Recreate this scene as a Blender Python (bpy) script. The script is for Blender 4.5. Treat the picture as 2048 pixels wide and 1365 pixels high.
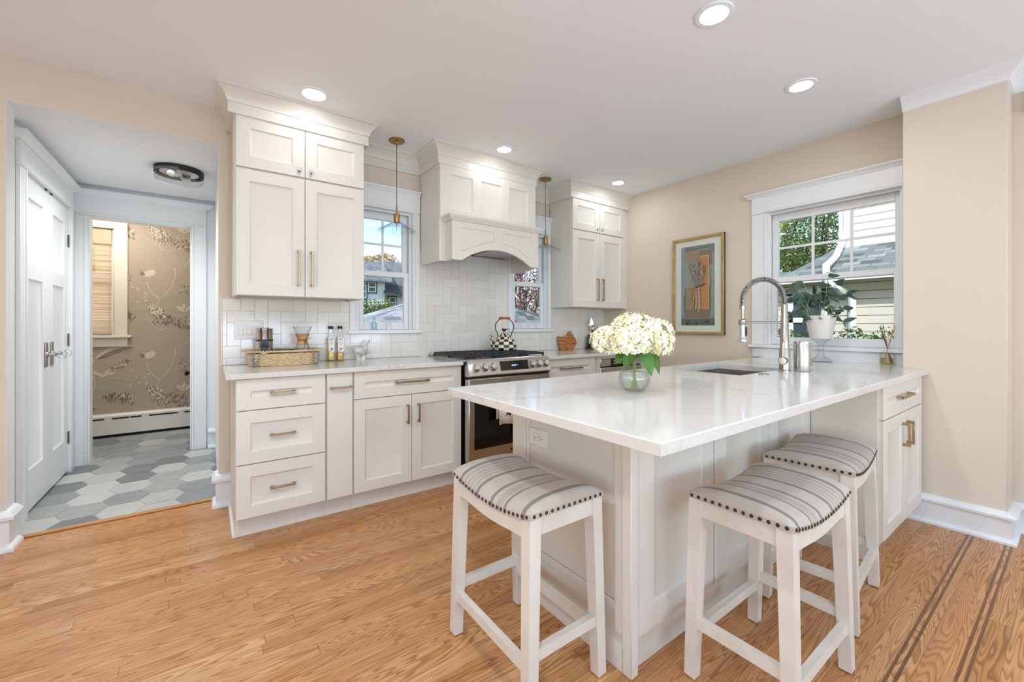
import bpy, bmesh, math, random
from mathutils import Vector, Matrix

for _o in list(bpy.data.objects):
    bpy.data.objects.remove(_o, do_unlink=True)
scene = bpy.context.scene
COL = scene.collection
PI = math.pi
R = math.radians

# ------------------------------------------------------------------ camera
cam_d = bpy.data.cameras.new('camera')
cam_d.sensor_width = 36.0
cam_d.lens = 14.731
cam_d.shift_y = -0.0157
cam_d.clip_start = 0.02
cam_d.clip_end = 300
cam = bpy.data.objects.new('camera', cam_d)
COL.objects.link(cam)
cam.location = (0, 0, 1.168)
cam.rotation_euler = (R(90), 0, R(53.9715 - 90))
scene.camera = cam

# ------------------------------------------------------------------ sky, sun, exposure
world = bpy.data.worlds.new('world')
scene.world = world
world.use_nodes = True
_nt = world.node_tree
_nt.nodes.clear()
_out = _nt.nodes.new('ShaderNodeOutputWorld')
_bg = _nt.nodes.new('ShaderNodeBackground')
_sky = _nt.nodes.new('ShaderNodeTexSky')
_sky.sky_type = 'NISHITA'
_sky.sun_disc = False
_sky.sun_elevation = R(42)
_sky.sun_rotation = R(250)
_sky.air_density = 1.0
_sky.dust_density = 0.6
_sky.ozone_density = 1.2
_bg.inputs['Strength'].default_value = 0.28
_nt.links.new(_sky.outputs[0], _bg.inputs['Color'])
_nt.links.new(_bg.outputs[0], _out.inputs['Surface'])

def lamp(name, typ, loc, energy, color=(1, 1, 1), rot=(0, 0, 0), **kw):
    d = bpy.data.lights.new(name, typ)
    d.energy = energy
    d.color = color
    for k, v in kw.items():
        setattr(d, k, v)
    o = bpy.data.objects.new(name, d)
    COL.objects.link(o)
    o.location = loc
    o.rotation_euler = rot
    return o

_s = lamp('sun', 'SUN', (-6, -6, 10), 2.9, (1.0, 0.95, 0.87), angle=R(0.6))
_s.rotation_euler = Vector((0.80, 0.42, -0.78)).to_track_quat('-Z', 'Y').to_euler()

# added fill lamps at the unseen rear and side openings, tilted at the ceiling
FILL_COL = (0.72, 0.91, 1.18)
for _x, _w in ((-1.35, 38), (0.6, 46), (2.5, 40)):
    lamp('fill_rear', 'AREA', (_x, -3.05, 0.95), _w, FILL_COL, (R(153), 0, 0), shape='RECTANGLE', size=1.5, size_y=1.2)
lamp('fill_side', 'AREA', (-2.45, -0.6, 1.0), 22, FILL_COL, (R(146), 0, R(-90)), shape='RECTANGLE', size=1.8, size_y=1.2)

# added unseen fill lamps at the ceiling above and behind the camera
for _x, _y, _w in ((0.35, 0.55, 9), (-1.0, 0.95, 15), (0.9, -0.3, 6)):
    lamp('ceiling_fill', 'AREA', (_x, _y, 2.545), _w, (0.92, 0.97, 1.05), (0, 0, 0), shape='DISK', size=0.11)

vs = scene.view_settings
vs.view_transform = 'Standard'
vs.look = 'None'
vs.gamma = 1.0
vs.use_curve_mapping = False
vs.exposure = 0.36
cy = scene.cycles
cy.use_denoising = True
try:
    cy.denoiser = 'OPENIMAGEDENOISE'
except Exception:
    pass
cy.max_bounces = 10
cy.diffuse_bounces = 6
cy.glossy_bounces = 5
cy.transmission_bounces = 8
cy.transparent_max_bounces = 24
cy.caustics_reflective = False
cy.caustics_refractive = False
cy.sample_clamp_indirect = 6.0

# ------------------------------------------------------------------ materials
def lin(h):
    h = h.lstrip('#')
    r = []
    for i in (0, 2, 4):
        c = int(h[i:i + 2], 16) / 255
        r.append(c / 12.92 if c <= 0.04045 else ((c + 0.055) / 1.055) ** 2.4)
    return (r[0], r[1], r[2], 1.0)

def new_mat(name):
    m = bpy.data.materials.new(name)
    m.use_nodes = True
    nt = m.node_tree
    return m, nt, nt.nodes['Principled BSDF'], nt.nodes['Material Output']

def N(nt, typ, **kw):
    n = nt.nodes.new(typ)
    for k, v in kw.items():
        if k.startswith('i_'):
            n.inputs[k[2:].replace('_', ' ')].default_value = v
        else:
            setattr(n, k, v)
    return n

def math_node(nt, op, a, b=None, c=None):
    n = nt.nodes.new('ShaderNodeMath')
    n.operation = op
    for i, v in enumerate((a, b, c)):
        if v is None:
            continue
        if isinstance(v, (int, float)):
            n.inputs[i].default_value = v
        else:
            nt.links.new(v, n.inputs[i])
    return n.outputs[0]

def coords(nt, scale=(1, 1, 1), kind='Object'):
    tc = N(nt, 'ShaderNodeTexCoord')
    mp = N(nt, 'ShaderNodeMapping')
    mp.inputs['Scale'].default_value = scale
    nt.links.new(tc.outputs[kind], mp.inputs['Vector'])
    return mp.outputs[0]

def ramp(nt, fac, stops, interp='LINEAR'):
    r = N(nt, 'ShaderNodeValToRGB')
    r.color_ramp.interpolation = interp
    el = r.color_ramp.elements
    while len(el) < len(stops):
        el.new(0.5)
    for e, (p, c) in zip(el, stops):
        e.position = p
        e.color = lin(c) if isinstance(c, str) else c
    nt.links.new(fac, r.inputs[0])
    return r.outputs[0]

def mixc(nt, fac, a, b, mode='MIX'):
    m = N(nt, 'ShaderNodeMix', data_type='RGBA', blend_type=mode)
    for sock, v in ((m.inputs[0], fac), (m.inputs[6], a), (m.inputs[7], b)):
        if isinstance(v, str):
            sock.default_value = lin(v)
        elif isinstance(v, (int, float, tuple)):
            sock.default_value = v
        else:
            nt.links.new(v, sock)
    return m.outputs[2]

def mat(name, col, rough=0.5, metal=0.0, spec=0.5, bump=0.0, bscale=200.0, vary=None, vscale=6.0, aniso=None, coat=0.0):
    m, nt, p, out = new_mat(name)
    p.inputs['Base Color'].default_value = lin(col)
    p.inputs['Roughness'].default_value = rough
    p.inputs['Metallic'].default_value = metal
    p.inputs['Specular IOR Level'].default_value = spec
    if coat:
        p.inputs['Coat Weight'].default_value = coat
        p.inputs['Coat Roughness'].default_value = 0.08
    if vary:
        nz = N(nt, 'ShaderNodeTexNoise')
        nz.inputs['Scale'].default_value = vscale
        nz.inputs['Detail'].default_value = 4
        nt.links.new(coords(nt, aniso or (1, 1, 1)), nz.inputs['Vector'])
        nt.links.new(ramp(nt, nz.outputs[0], [(0.3, vary), (0.7, col)]), p.inputs['Base Color'])
    if bump:
        nz = N(nt, 'ShaderNodeTexNoise')
        nz.inputs['Scale'].default_value = bscale
        nt.links.new(coords(nt, aniso or (1, 1, 1)), nz.inputs['Vector'])
        bp = N(nt, 'ShaderNodeBump')
        bp.inputs['Strength'].default_value = bump
        bp.inputs['Distance'].default_value = 0.002
        nt.links.new(nz.outputs[0], bp.inputs['Height'])
        nt.links.new(bp.outputs[0], p.inputs['Normal'])
    return m

def thin_glass(name, tint='#f4f8f8', edge='#b9c6c8', gloss=0.05, ior=1.45):
    """Clear thin glass: see-through with a mirror-like surface, darker tint where seen edge-on."""
    m, nt, p, out = new_mat(name)
    nt.nodes.remove(p)
    tr = N(nt, 'ShaderNodeBsdfTransparent')
    gl = N(nt, 'ShaderNodeBsdfGlossy')
    gl.inputs['Roughness'].default_value = gloss
    lw = N(nt, 'ShaderNodeLayerWeight')
    lw.inputs['Blend'].default_value = 0.5
    r0 = ((ior - 1) / (ior + 1)) ** 2
    f5 = math_node(nt, 'POWER', lw.outputs['Facing'], 4.0)
    nt.links.new(mixc(nt, math_node(nt, 'POWER', lw.outputs['Facing'], 2.5), tint, edge), tr.inputs['Color'])
    fac = math_node(nt, 'ADD', math_node(nt, 'MULTIPLY', f5, 0.6), r0)
    mx = N(nt, 'ShaderNodeMixShader')
    nt.links.new(fac, mx.inputs[0])
    nt.links.new(tr.outputs[0], mx.inputs[1])
    nt.links.new(gl.outputs[0], mx.inputs[2])
    nt.links.new(mx.outputs[0], out.inputs['Surface'])
    return m

def emit(name, col, strength):
    m, nt, p, out = new_mat(name)
    p.inputs['Base Color'].default_value = lin(col)
    p.inputs['Emission Color'].default_value = lin(col)
    p.inputs['Emission Strength'].default_value = strength
    return m

MAT = {}
MAT['wall'] = mat('wall_paint_beige', '#d6cab8', 0.75, bump=0.05, bscale=300)
MAT['ceiling'] = mat('ceiling_paint', '#eef1f3', 0.85)
MAT['hall'] = mat('hall_paint_white', '#e6e8e9', 0.7)
MAT['trim'] = mat('trim_paint_white', '#e4e6e6', 0.35)
MAT['cab'] = mat('cabinet_paint_white', '#dcd8cd', 0.38)
MAT['bathtrim'] = mat('bath_trim_cream', '#d9cdba', 0.5)
MAT['brass'] = mat('champagne_bronze', '#b8a07e', 0.36, 0.95, vary='#a8906e', vscale=30)
MAT['antique'] = mat('aged_brass', '#a5864f', 0.35, 0.9)
MAT['steel'] = mat('brushed_steel', '#c9c6c1', 0.27, 1.0, bump=0.02, bscale=60, aniso=(1, 1, 40))
MAT['steel_dark'] = mat('dark_steel', '#4b4b4c', 0.3, 0.9)
MAT['nickel'] = mat('brushed_nickel', '#b3aca3', 0.3, 1.0)
MAT['chrome'] = mat('chrome', '#dcdcdc', 0.08, 1.0)
MAT['black'] = mat('black_plastic', '#141414', 0.35)
MAT['iron'] = mat('cast_iron', '#2b2d31', 0.45, 0.3, bump=0.1, bscale=400)
MAT['blackglass'] = mat('black_oven_glass', '#060606', 0.05, 0.0, 0.6)
MAT['darkgap'] = mat('dark_gap', '#0c0b0a', 0.8)
MAT['bronze'] = mat('oil_rubbed_bronze', '#3a2c21', 0.3, 0.85)
MAT['pewter'] = mat('aged_pewter', '#7c766c', 0.35, 0.9)
MAT['plate'] = mat('white_plastic_plate', '#e6e4df', 0.35)
MAT['pane'] = thin_glass('window_glass', '#fbfdfd', '#dfe8e8', 0.0, 1.3)
MAT['glass'] = thin_glass('clear_glass', '#fdfefe', '#dde3e4', 0.02, 1.5)
MAT['blueglass'] = thin_glass('pale_blue_glass', '#e0eff5', '#a3c3cf', 0.02, 1.5)
MAT['crystal'] = thin_glass('crystal', '#fdfefe', '#ccd4d6', 0.02, 1.7)
MAT['lens'] = emit('downlight_lens', '#fff6ea', 14.0)
MAT['display'] = emit('range_display_digits', '#8fb8e8', 1.2)
MAT['oil'] = mat('golden_oil', '#e0b428', 0.15)
MAT['oil2'] = mat('amber_oil', '#cf9a3e', 0.15)
MAT['label'] = mat('paper_label', '#eeeae2', 0.6)
MAT['ink'] = mat('label_ink', '#26252a', 0.6)
MAT['cork'] = mat('light_wood', '#d3a878', 0.5, vary='#b98a58', vscale=12, aniso=(1, 1, 6))
MAT['leather'] = mat('leather_cord', '#8a5a32', 0.6)
MAT['leaf'] = mat('hydrangea_leaf', '#4f7d2c', 0.45, vary='#3c6420', vscale=20)
MAT['darkleaf'] = mat('hoya_leaf', '#40594a', 0.35, vary='#324a3c', vscale=18)
MAT['stemgreen'] = mat('green_stem', '#86985a', 0.5)
MAT['petal'] = mat('hydrangea_petal_cream', '#f6f3e4', 0.6, vary='#efe8c6', vscale=25)
MAT['petal_y'] = mat('hydrangea_petal_yellow', '#e6dfa0', 0.6)
MAT['nail'] = mat('bronze_nailhead', '#4b3a2c', 0.3, 0.9)
MAT['stool'] = mat('stool_paint_ivory', '#e0dbd1', 0.45, vary='#d7d0c4', vscale=9)
MAT['rubber'] = mat('rubber_glide', '#5a5550', 0.7)
MAT['grout'] = mat('tile_grout', '#cfcac2', 0.9)
MAT['tile'] = mat('glazed_white_tile', '#e2dfd8', 0.12, vary='#dddad2', vscale=3)
MAT['tile_b'] = mat('glazed_white_tile_warm', '#dfdbd2', 0.12, vary='#d9d5cb', vscale=3)
MAT['gold'] = mat('gilt_frame', '#c4aa72', 0.4, 0.5, vary='#ab9058', vscale=14)
MAT['ebony'] = mat('dark_frame_side', '#2a211a', 0.5)
MAT['mat'] = mat('ivory_mat_board', '#ece5d8', 0.8)
MAT['rattan'] = mat('woven_rattan', '#e2cca6', 0.7, vary='#c2a478', vscale=60)
MAT['rattan_w'] = mat('whitewashed_rattan', '#d9d2c4', 0.7, vary='#6b5f50', vscale=90)
MAT['wood_dark'] = mat('kettle_handle_wood', '#b0683a', 0.4, vary='#8d4f2a', vscale=30)
MAT['check_k'] = mat('enamel_black', '#14120f', 0.15, coat=0.4)
MAT['check_w'] = mat('enamel_cream', '#e6dcc0', 0.15, coat=0.4)
MAT['marble'] = mat('veined_marble', '#e9e6e1', 0.25, vary='#a9a49d', vscale=26)
MAT['crock'] = mat('pewter_crock', '#5d5c5c', 0.3, 0.8, vary='#38383a', vscale=14)
MAT['towel'] = mat('white_tea_towel', '#eceae4', 0.9)
MAT['planter'] = mat('frosted_white_bowl', '#dedad3', 0.55, bump=0.15, bscale=90)
MAT['soil'] = mat('potting_soil', '#3d2c20', 0.95)
MAT['reed'] = mat('reed_stick', '#c99a6a', 0.7)
MAT['reed_d'] = mat('dark_reed_stick', '#4a3a30', 0.7)
MAT['rad'] = mat('radiator_enamel', '#d5d0c6', 0.4)
MAT['sensor'] = mat('sensor_plastic', '#d9cdbd', 0.5)
MAT['soot'] = mat('smoked_metal', '#2c2e2d', 0.5, 0.4)
def wood_floor():
    m, nt, p, out = new_mat('oak_strip_floor')
    tc = N(nt, 'ShaderNodeTexCoord')
    sp = N(nt, 'ShaderNodeSeparateXYZ')
    nt.links.new(tc.outputs['Object'], sp.inputs[0])
    x, y = sp.outputs[0], sp.outputs[1]
    W = 0.0572
    ys = math_node(nt, 'DIVIDE', y, W)
    row = math_node(nt, 'FLOOR', ys)
    fy = math_node(nt, 'FRACT', ys)
    wn = N(nt, 'ShaderNodeTexWhiteNoise', noise_dimensions='1D')
    nt.links.new(row, wn.inputs['W'])
    off = math_node(nt, 'MULTIPLY', wn.outputs[0], 9.0)
    xs = math_node(nt, 'ADD', math_node(nt, 'DIVIDE', x, 1.35), off)
    colm = math_node(nt, 'FLOOR', xs)
    fx = math_node(nt, 'FRACT', xs)
    cb = N(nt, 'ShaderNodeCombineXYZ')
    nt.links.new(row, cb.inputs[0]); nt.links.new(colm, cb.inputs[1])
    wn2 = N(nt, 'ShaderNodeTexWhiteNoise', noise_dimensions='2D')
    nt.links.new(cb.outputs[0], wn2.inputs['Vector'])
    idv = wn2.outputs[0]
    # growth rings: contour lines of a long stretched field, different on every board
    cv = N(nt, 'ShaderNodeCombineXYZ')
    nt.links.new(math_node(nt, 'ADD', math_node(nt, 'MULTIPLY', x, 1.15), math_node(nt, 'MULTIPLY', idv, 57.0)), cv.inputs[0])
    nt.links.new(math_node(nt, 'MULTIPLY', y, 14.0), cv.inputs[1])
    nt.links.new(math_node(nt, 'MULTIPLY', idv, 29.0), cv.inputs[2])
    n1 = N(nt, 'ShaderNodeTexNoise')
    n1.inputs['Scale'].default_value = 1.0; n1.inputs['Detail'].default_value = 1.6; n1.inputs['Roughness'].default_value = 0.42; n1.inputs['Distortion'].default_value = 0.25
    nt.links.new(cv.outputs[0], n1.inputs['Vector'])
    rings = math_node(nt, 'FRACT', math_node(nt, 'MULTIPLY', n1.outputs[0], 27.0))
    # fine pores
    cv2 = N(nt, 'ShaderNodeCombineXYZ')
    nt.links.new(math_node(nt, 'ADD', math_node(nt, 'MULTIPLY', x, 5.0), math_node(nt, 'MULTIPLY', idv, 40.0)), cv2.inputs[0])
    nt.links.new(math_node(nt, 'MULTIPLY', y, 190.0), cv2.inputs[1])
    nz = N(nt, 'ShaderNodeTexNoise')
    nz.inputs['Scale'].default_value = 1.0
    nz.inputs['Detail'].default_value = 5
    nz.inputs['Roughness'].default_value = 0.65
    nt.links.new(cv2.outputs[0], nz.inputs['Vector'])
    fig = ramp(nt, rings, [(0.0, (0.1, 0.1, 0.1, 1)), (0.10, (1, 1, 1, 1)), (0.30, (0.8, 0.8, 0.8, 1)), (0.55, (0.12, 0.12, 0.12, 1)), (1.0, (0, 0, 0, 1))])
    base = ramp(nt, idv, [(0.0, '#bd8652'), (0.3, '#cf9a67'), (0.6, '#d5a16d'), (0.85, '#c58b5b'), (1.0, '#dcae7d')])
    dark = ramp(nt, idv, [(0.0, '#7d4c22'), (0.5, '#925c2e'), (1.0, '#a26a38')])
    c1 = mixc(nt, math_node(nt, 'MULTIPLY', fig, 0.80), base, dark)
    pores = ramp(nt, nz.outputs[0], [(0.36, (1, 1, 1, 1)), (0.54, (0, 0, 0, 1))])
    c2 = mixc(nt, math_node(nt, 'MULTIPLY', pores, 0.34), c1, '#8a5730')
    # strip joints
    ey = math_node(nt, 'LESS_THAN', math_node(nt, 'ABSOLUTE', math_node(nt, 'SUBTRACT', fy, 0.5)), 0.484)
    ex = math_node(nt, 'LESS_THAN', math_node(nt, 'ABSOLUTE', math_node(nt, 'SUBTRACT', fx, 0.5)), 0.4985)
    gap = math_node(nt, 'SUBTRACT', 1.0, math_node(nt, 'MULTIPLY', ey, ex))
    c3 = mixc(nt, math_node(nt, 'MULTIPLY', gap, 0.42), c2, '#5a3418')
    # walnut inlay lines running with the boards, and across them in the corner
    inl = None
    for (yc, hw) in ((0.373, 0.0048), (0.393, 0.0048), (0.236, 0.0048), (0.256, 0.0048)):
        d = math_node(nt, 'LESS_THAN', math_node(nt, 'ABSOLUTE', math_node(nt, 'SUBTRACT', y, yc)), hw)
        inl = d if inl is None else math_node(nt, 'MAXIMUM', inl, d)
    inl = math_node(nt, 'MULTIPLY', inl, math_node(nt, 'GREATER_THAN', x, -2.2))
    low = math_node(nt, 'LESS_THAN', y, 0.20)
    for xc in (3.245, 3.265):
        d = math_node(nt, 'LESS_THAN', math_node(nt, 'ABSOLUTE', math_node(nt, 'SUBTRACT', x, xc)), 0.0048)
        inl = math_node(nt, 'MAXIMUM', inl, math_node(nt, 'MULTIPLY', d, low))
    c4 = mixc(nt, math_node(nt, 'MULTIPLY', inl, 0.85), c3, mixc(nt, nz.outputs[0], '#4a2b18', '#6d452a'))
    nt.links.new(c4, p.inputs['Base Color'])
    nt.links.new(ramp(nt, nz.outputs[0], [(0.2, (0.30, 0.30, 0.30, 1)), (0.8, (0.20, 0.20, 0.20, 1))]), p.inputs['Roughness'])
    bp = N(nt, 'ShaderNodeBump')
    bp.inputs['Strength'].default_value = 0.25
    bp.inputs['Distance'].default_value = 0.0008
    nt.links.new(math_node(nt, 'SUBTRACT', math_node(nt, 'MULTIPLY', nz.outputs[0], 0.4), gap), bp.inputs['Height'])
    nt.links.new(bp.outputs[0], p.inputs['Normal'])
    p.inputs['Specular IOR Level'].default_value = 0.45
    return m
MAT['floor'] = wood_floor()

def quartz():
    m, nt, p, out = new_mat('white_veined_quartz')
    co = coords(nt)
    w = N(nt, 'ShaderNodeTexNoise'); w.inputs['Scale'].default_value = 3.2; w.inputs['Detail'].default_value = 9
    w.inputs['Roughness'].default_value = 0.62; w.inputs['Distortion'].default_value = 1.6
    nt.links.new(co, w.inputs['Vector'])
    v = ramp(nt, w.outputs[0], [(0.47, (0, 0, 0, 1)), (0.497, (1, 1, 1, 1)), (0.503, (1, 1, 1, 1)), (0.53, (0, 0, 0, 1))])
    w2 = N(nt, 'ShaderNodeTexNoise'); w2.inputs['Scale'].default_value = 2.0; w2.inputs['Detail'].default_value = 3
    nt.links.new(co, w2.inputs['Vector'])
    patch = ramp(nt, w2.outputs[0], [(0.42, (0, 0, 0, 1)), (0.62, (1, 1, 1, 1))])
    w3 = N(nt, 'ShaderNodeTexNoise'); w3.inputs['Scale'].default_value = 420; w3.inputs['Detail'].default_value = 2
    nt.links.new(co, w3.inputs['Vector'])
    spk = ramp(nt, w3.outputs[0], [(0.35, '#cfccc6'), (0.6, '#dddbd6')])
    c = mixc(nt, math_node(nt, 'MULTIPLY', math_node(nt, 'MULTIPLY', v, patch), 0.42), spk, '#aba59b')
    nt.links.new(c, p.inputs['Base Color'])
    p.inputs['Roughness'].default_value = 0.1
    p.inputs['Specular IOR Level'].default_value = 0.5
    return m
MAT['quartz'] = quartz()

def slate(name, a, b):
    m, nt, p, out = new_mat(name)
    nz = N(nt, 'ShaderNodeTexNoise'); nz.inputs['Scale'].default_value = 7; nz.inputs['Detail'].default_value = 7
    nz.inputs['Roughness'].default_value = 0.65
    nt.links.new(coords(nt, (1, 2.2, 1)), nz.inputs['Vector'])
    nt.links.new(ramp(nt, nz.outputs[0], [(0.3, a), (0.7, b)]), p.inputs['Base Color'])
    p.inputs['Roughness'].default_value = 0.45
    return m
HEX = [slate('slate_tile_pale', '#a3a4a0', '#b5b5b1'), slate('slate_tile_mid', '#8f918f', '#a2a3a0'),
       slate('slate_tile_grey', '#7d8081', '#909393'), slate('slate_tile_dark', '#66696b', '#7a7d7e'), slate('slate_tile_light', '#adada8', '#bcbbb6')]
MAT['hexgrout'] = mat('pale_floor_grout', '#b9b8b2', 0.9)

def stripe_fabric():
    m, nt, p, out = new_mat('striped_linen')
    tc = N(nt, 'ShaderNodeTexCoord'); sp = N(nt, 'ShaderNodeSeparateXYZ')
    nt.links.new(tc.outputs['Object'], sp.inputs[0])
    u = math_node(nt, 'DIVIDE', math_node(nt, 'ADD', sp.outputs[0], 0.24), 0.48)
    nz = N(nt, 'ShaderNodeTexNoise'); nz.inputs['Scale'].default_value = 260; nz.inputs['Detail'].default_value = 3
    nt.links.new(coords(nt, (0.25, 1, 1)), nz.inputs['Vector'])
    A, Bk, F, G = '#bcb3a7', '#7d7771', '#a5998d', '#b7aea2'
    st = [(0.0, A), (0.055, A), (0.056, Bk), (0.095, Bk), (0.096, A), (0.26, A), (0.262, Bk), (0.284, Bk), (0.286, A)]
    q = 0.286
    def fine(a, b, n):
        w = (b - a) / n
        for i in range(n):
            st.append((a + i * w, G)); st.append((a + i * w + w * 0.45, F))
    st += [(0.30, G), (0.31, F), (0.323, G), (0.335, F), (0.348, G), (0.36, F), (0.373, G), (0.385, A), (0.42, Bk), (0.448, Bk), (0.45, A), (0.60, A), (0.605, Bk), (0.634, Bk), (0.636, G)]
    st2 = [(0.0, G), (0.14, F), (0.22, G), (0.34, F), (0.42, G), (0.54, F), (0.62, G), (0.76, F), (0.86, G)]
    r1 = ramp(nt, u, st[:30], 'CONSTANT')
    u2 = math_node(nt, 'DIVIDE', math_node(nt, 'SUBTRACT', u, 0.64), 0.20)
    r2 = ramp(nt, u2, st2, 'CONSTANT')
    c = mixc(nt, math_node(nt, 'MULTIPLY', math_node(nt, 'GREATER_THAN', u2, 0.0), math_node(nt, 'LESS_THAN', u2, 1.0)), r1, r2)
    e1 = math_node(nt, 'LESS_THAN', math_node(nt, 'ABSOLUTE', math_node(nt, 'SUBTRACT', u, 0.855)), 0.015)
    c = mixc(nt, e1, c, Bk)
    e2 = math_node(nt, 'GREATER_THAN', u, 0.87)
    c = mixc(nt, e2, c, A)
    c = mixc(nt, math_node(nt, 'MULTIPLY', nz.outputs[0], 0.25), c, '#8d867d')
    nt.links.new(c, p.inputs['Base Color'])
    p.inputs['Roughness'].default_value = 0.92
    p.inputs['Sheen Weight'].default_value = 0.15
    bp = N(nt, 'ShaderNodeBump'); bp.inputs['Strength'].default_value = 0.2; bp.inputs['Distance'].default_value = 0.001
    nt.links.new(nz.outputs[0], bp.inputs['Height']); nt.links.new(bp.outputs[0], p.inputs['Normal'])
    return m
MAT['stripe'] = stripe_fabric()

def banded(name, axis, step, col, dark, frac=0.08, rough=0.7, noisecol=None):
    """Horizontal boards: one dark line every step metres along axis (0 x, 1 y, 2 z)."""
    m, nt, p, out = new_mat(name)
    tc = N(nt, 'ShaderNodeTexCoord'); sp = N(nt, 'ShaderNodeSeparateXYZ')
    nt.links.new(tc.outputs['Object'], sp.inputs[0])
    f = math_node(nt, 'FRACT', math_node(nt, 'DIVIDE', sp.outputs[axis], step))
    d = math_node(nt, 'LESS_THAN', f, frac)
    c = mixc(nt, d, col, dark)
    nt.links.new(c, p.inputs['Base Color'])
    p.inputs['Roughness'].default_value = rough
    return m

def shingles(name, cols, sx=0.2, sz=0.13):
    m, nt, p, out = new_mat(name)
    br = N(nt, 'ShaderNodeTexBrick')
    br.offset = 0.37
    br.inputs['Scale'].default_value = 1.0
    br.inputs['Brick Width'].default_value = sx
    br.inputs['Row Height'].default_value = sz
    br.inputs['Mortar Size'].default_value = 0.006
    br.inputs['Color1'].default_value = (0, 0, 0, 1)
    br.inputs['Color2'].default_value = (1, 1, 1, 1)
    br.inputs['Mortar'].default_value = (0.0, 0.0, 0.0, 1)
    nt.links.new(coords(nt, kind='UV'), br.inputs['Vector'])
    nt.links.new(ramp(nt, br.outputs['Color'], cols, 'CONSTANT'), p.inputs['Base Color'])
    p.inputs['Roughness'].default_value = 0.9
    return m
MAT['shingle_green'] = shingles('green_grey_shingles', [(0, '#5a625e'), (0.25, '#77807b'), (0.5, '#89918c'), (0.75, '#85817a'), (0.9, '#9aa19b')])
MAT['shingle_dark'] = shingles('dark_grey_shingles', [(0, '#34383c'), (0.4, '#42474b'), (0.8, '#4d5256')])
MAT['shingle_mid'] = shingles('mid_grey_shingles', [(0, '#6c7072'), (0.4, '#7d8182'), (0.8, '#8d9090')])
MAT['shingle_pale'] = shingles('weathered_pale_shingles', [(0, '#777c7f'), (0.3, '#979b9b'), (0.7, '#aeb0ae')], 0.3, 0.14)
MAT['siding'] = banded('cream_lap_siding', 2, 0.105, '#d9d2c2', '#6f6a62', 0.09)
MAT['siding_white'] = banded('white_lap_siding', 2, 0.16, '#dfe0de', '#b9bbba', 0.06)
MAT['outtrim'] = mat('exterior_white_trim', '#e9ebea', 0.5)
MAT['outglass'] = mat('dark_window_glass', '#3c4a54', 0.08)
MAT['lawn'] = mat('lawn_grass', '#5f7a3a', 0.95, vary='#4a6530', vscale=3)
MAT['bark'] = mat('tree_bark', '#7d6c5a', 0.9, vary='#5d5044', vscale=12)

def foliage_mat(name, stops):
    m, nt, p, out = new_mat(name)
    g = N(nt, 'ShaderNodeNewGeometry')
    nt.links.new(ramp(nt, g.outputs['Random Per Island'], stops), p.inputs['Base Color'])
    p.inputs['Roughness'].default_value = 0.6
    return m
MAT['fol_green'] = foliage_mat('green_foliage', [(0, '#5d7f3a'), (0.4, '#86a552'), (0.75, '#b4c878'), (0.9, '#d8c27a'), (1, '#cf9a86')])
MAT['fol_red'] = foliage_mat('plum_foliage', [(0, '#6a454a'), (0.4, '#8c5a5e'), (0.75, '#b08f88'), (1, '#cbb4ac')])
MAT['fol_orange'] = foliage_mat('autumn_foliage', [(0, '#8a6a2c'), (0.4, '#c08a34'), (0.7, '#d0a048'), (1, '#6f7c34')])
MAT['fol_hedge'] = foliage_mat('hedge_foliage', [(0, '#30502a'), (0.5, '#56793a'), (1, '#94a860')])
MAT['fol_shrub'] = foliage_mat('shrub_foliage', [(0, '#3b4f28'), (0.5, '#647a3a'), (1, '#8b8b4a')])

def bamboo():
    m, nt, p, out = new_mat('bamboo_slats')
    nt.nodes.remove(p)
    nz = N(nt, 'ShaderNodeTexNoise'); nz.inputs['Scale'].default_value = 1.0; nz.inputs['Detail'].default_value = 4
    nt.links.new(coords(nt, (1.2, 1, 260)), nz.inputs['Vector'])
    c = ramp(nt, nz.outputs[0], [(0.35, '#b9a183'), (0.5, '#dccbb0'), (0.65, '#efe6d6')])
    df = N(nt, 'ShaderNodeBsdfDiffuse'); tl = N(nt, 'ShaderNodeBsdfTranslucent')
    nt.links.new(c, df.inputs[0]); nt.links.new(c, tl.inputs[0])
    mx = N(nt, 'ShaderNodeMixShader'); mx.inputs[0].default_value = 0.5
    nt.links.new(df.outputs[0], mx.inputs[1]); nt.links.new(tl.outputs[0], mx.inputs[2])
    nt.links.new(mx.outputs[0], out.inputs['Surface'])
    return m
MAT['bamboo'] = bamboo()
MAT['bamboo_v'] = mat('woven_bamboo_valance', '#cdb798', 0.8, vary='#b59f80', vscale=50, aniso=(1, 1, 6))
MAT['wp'] = mat('taupe_wallpaper', '#a5957f', 0.7)
MAT['wp_l'] = mat('wallpaper_pale_ink', '#c4b8a2', 0.7)
MAT['wp_d'] = mat('wallpaper_dark_ink', '#6a5b4f', 0.7)
MAT['wp_m'] = mat('wallpaper_mid_ink', '#8a7b67', 0.7)
MAT['wp_g'] = mat('wallpaper_sage_ink', '#a09a88', 0.7)

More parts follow.
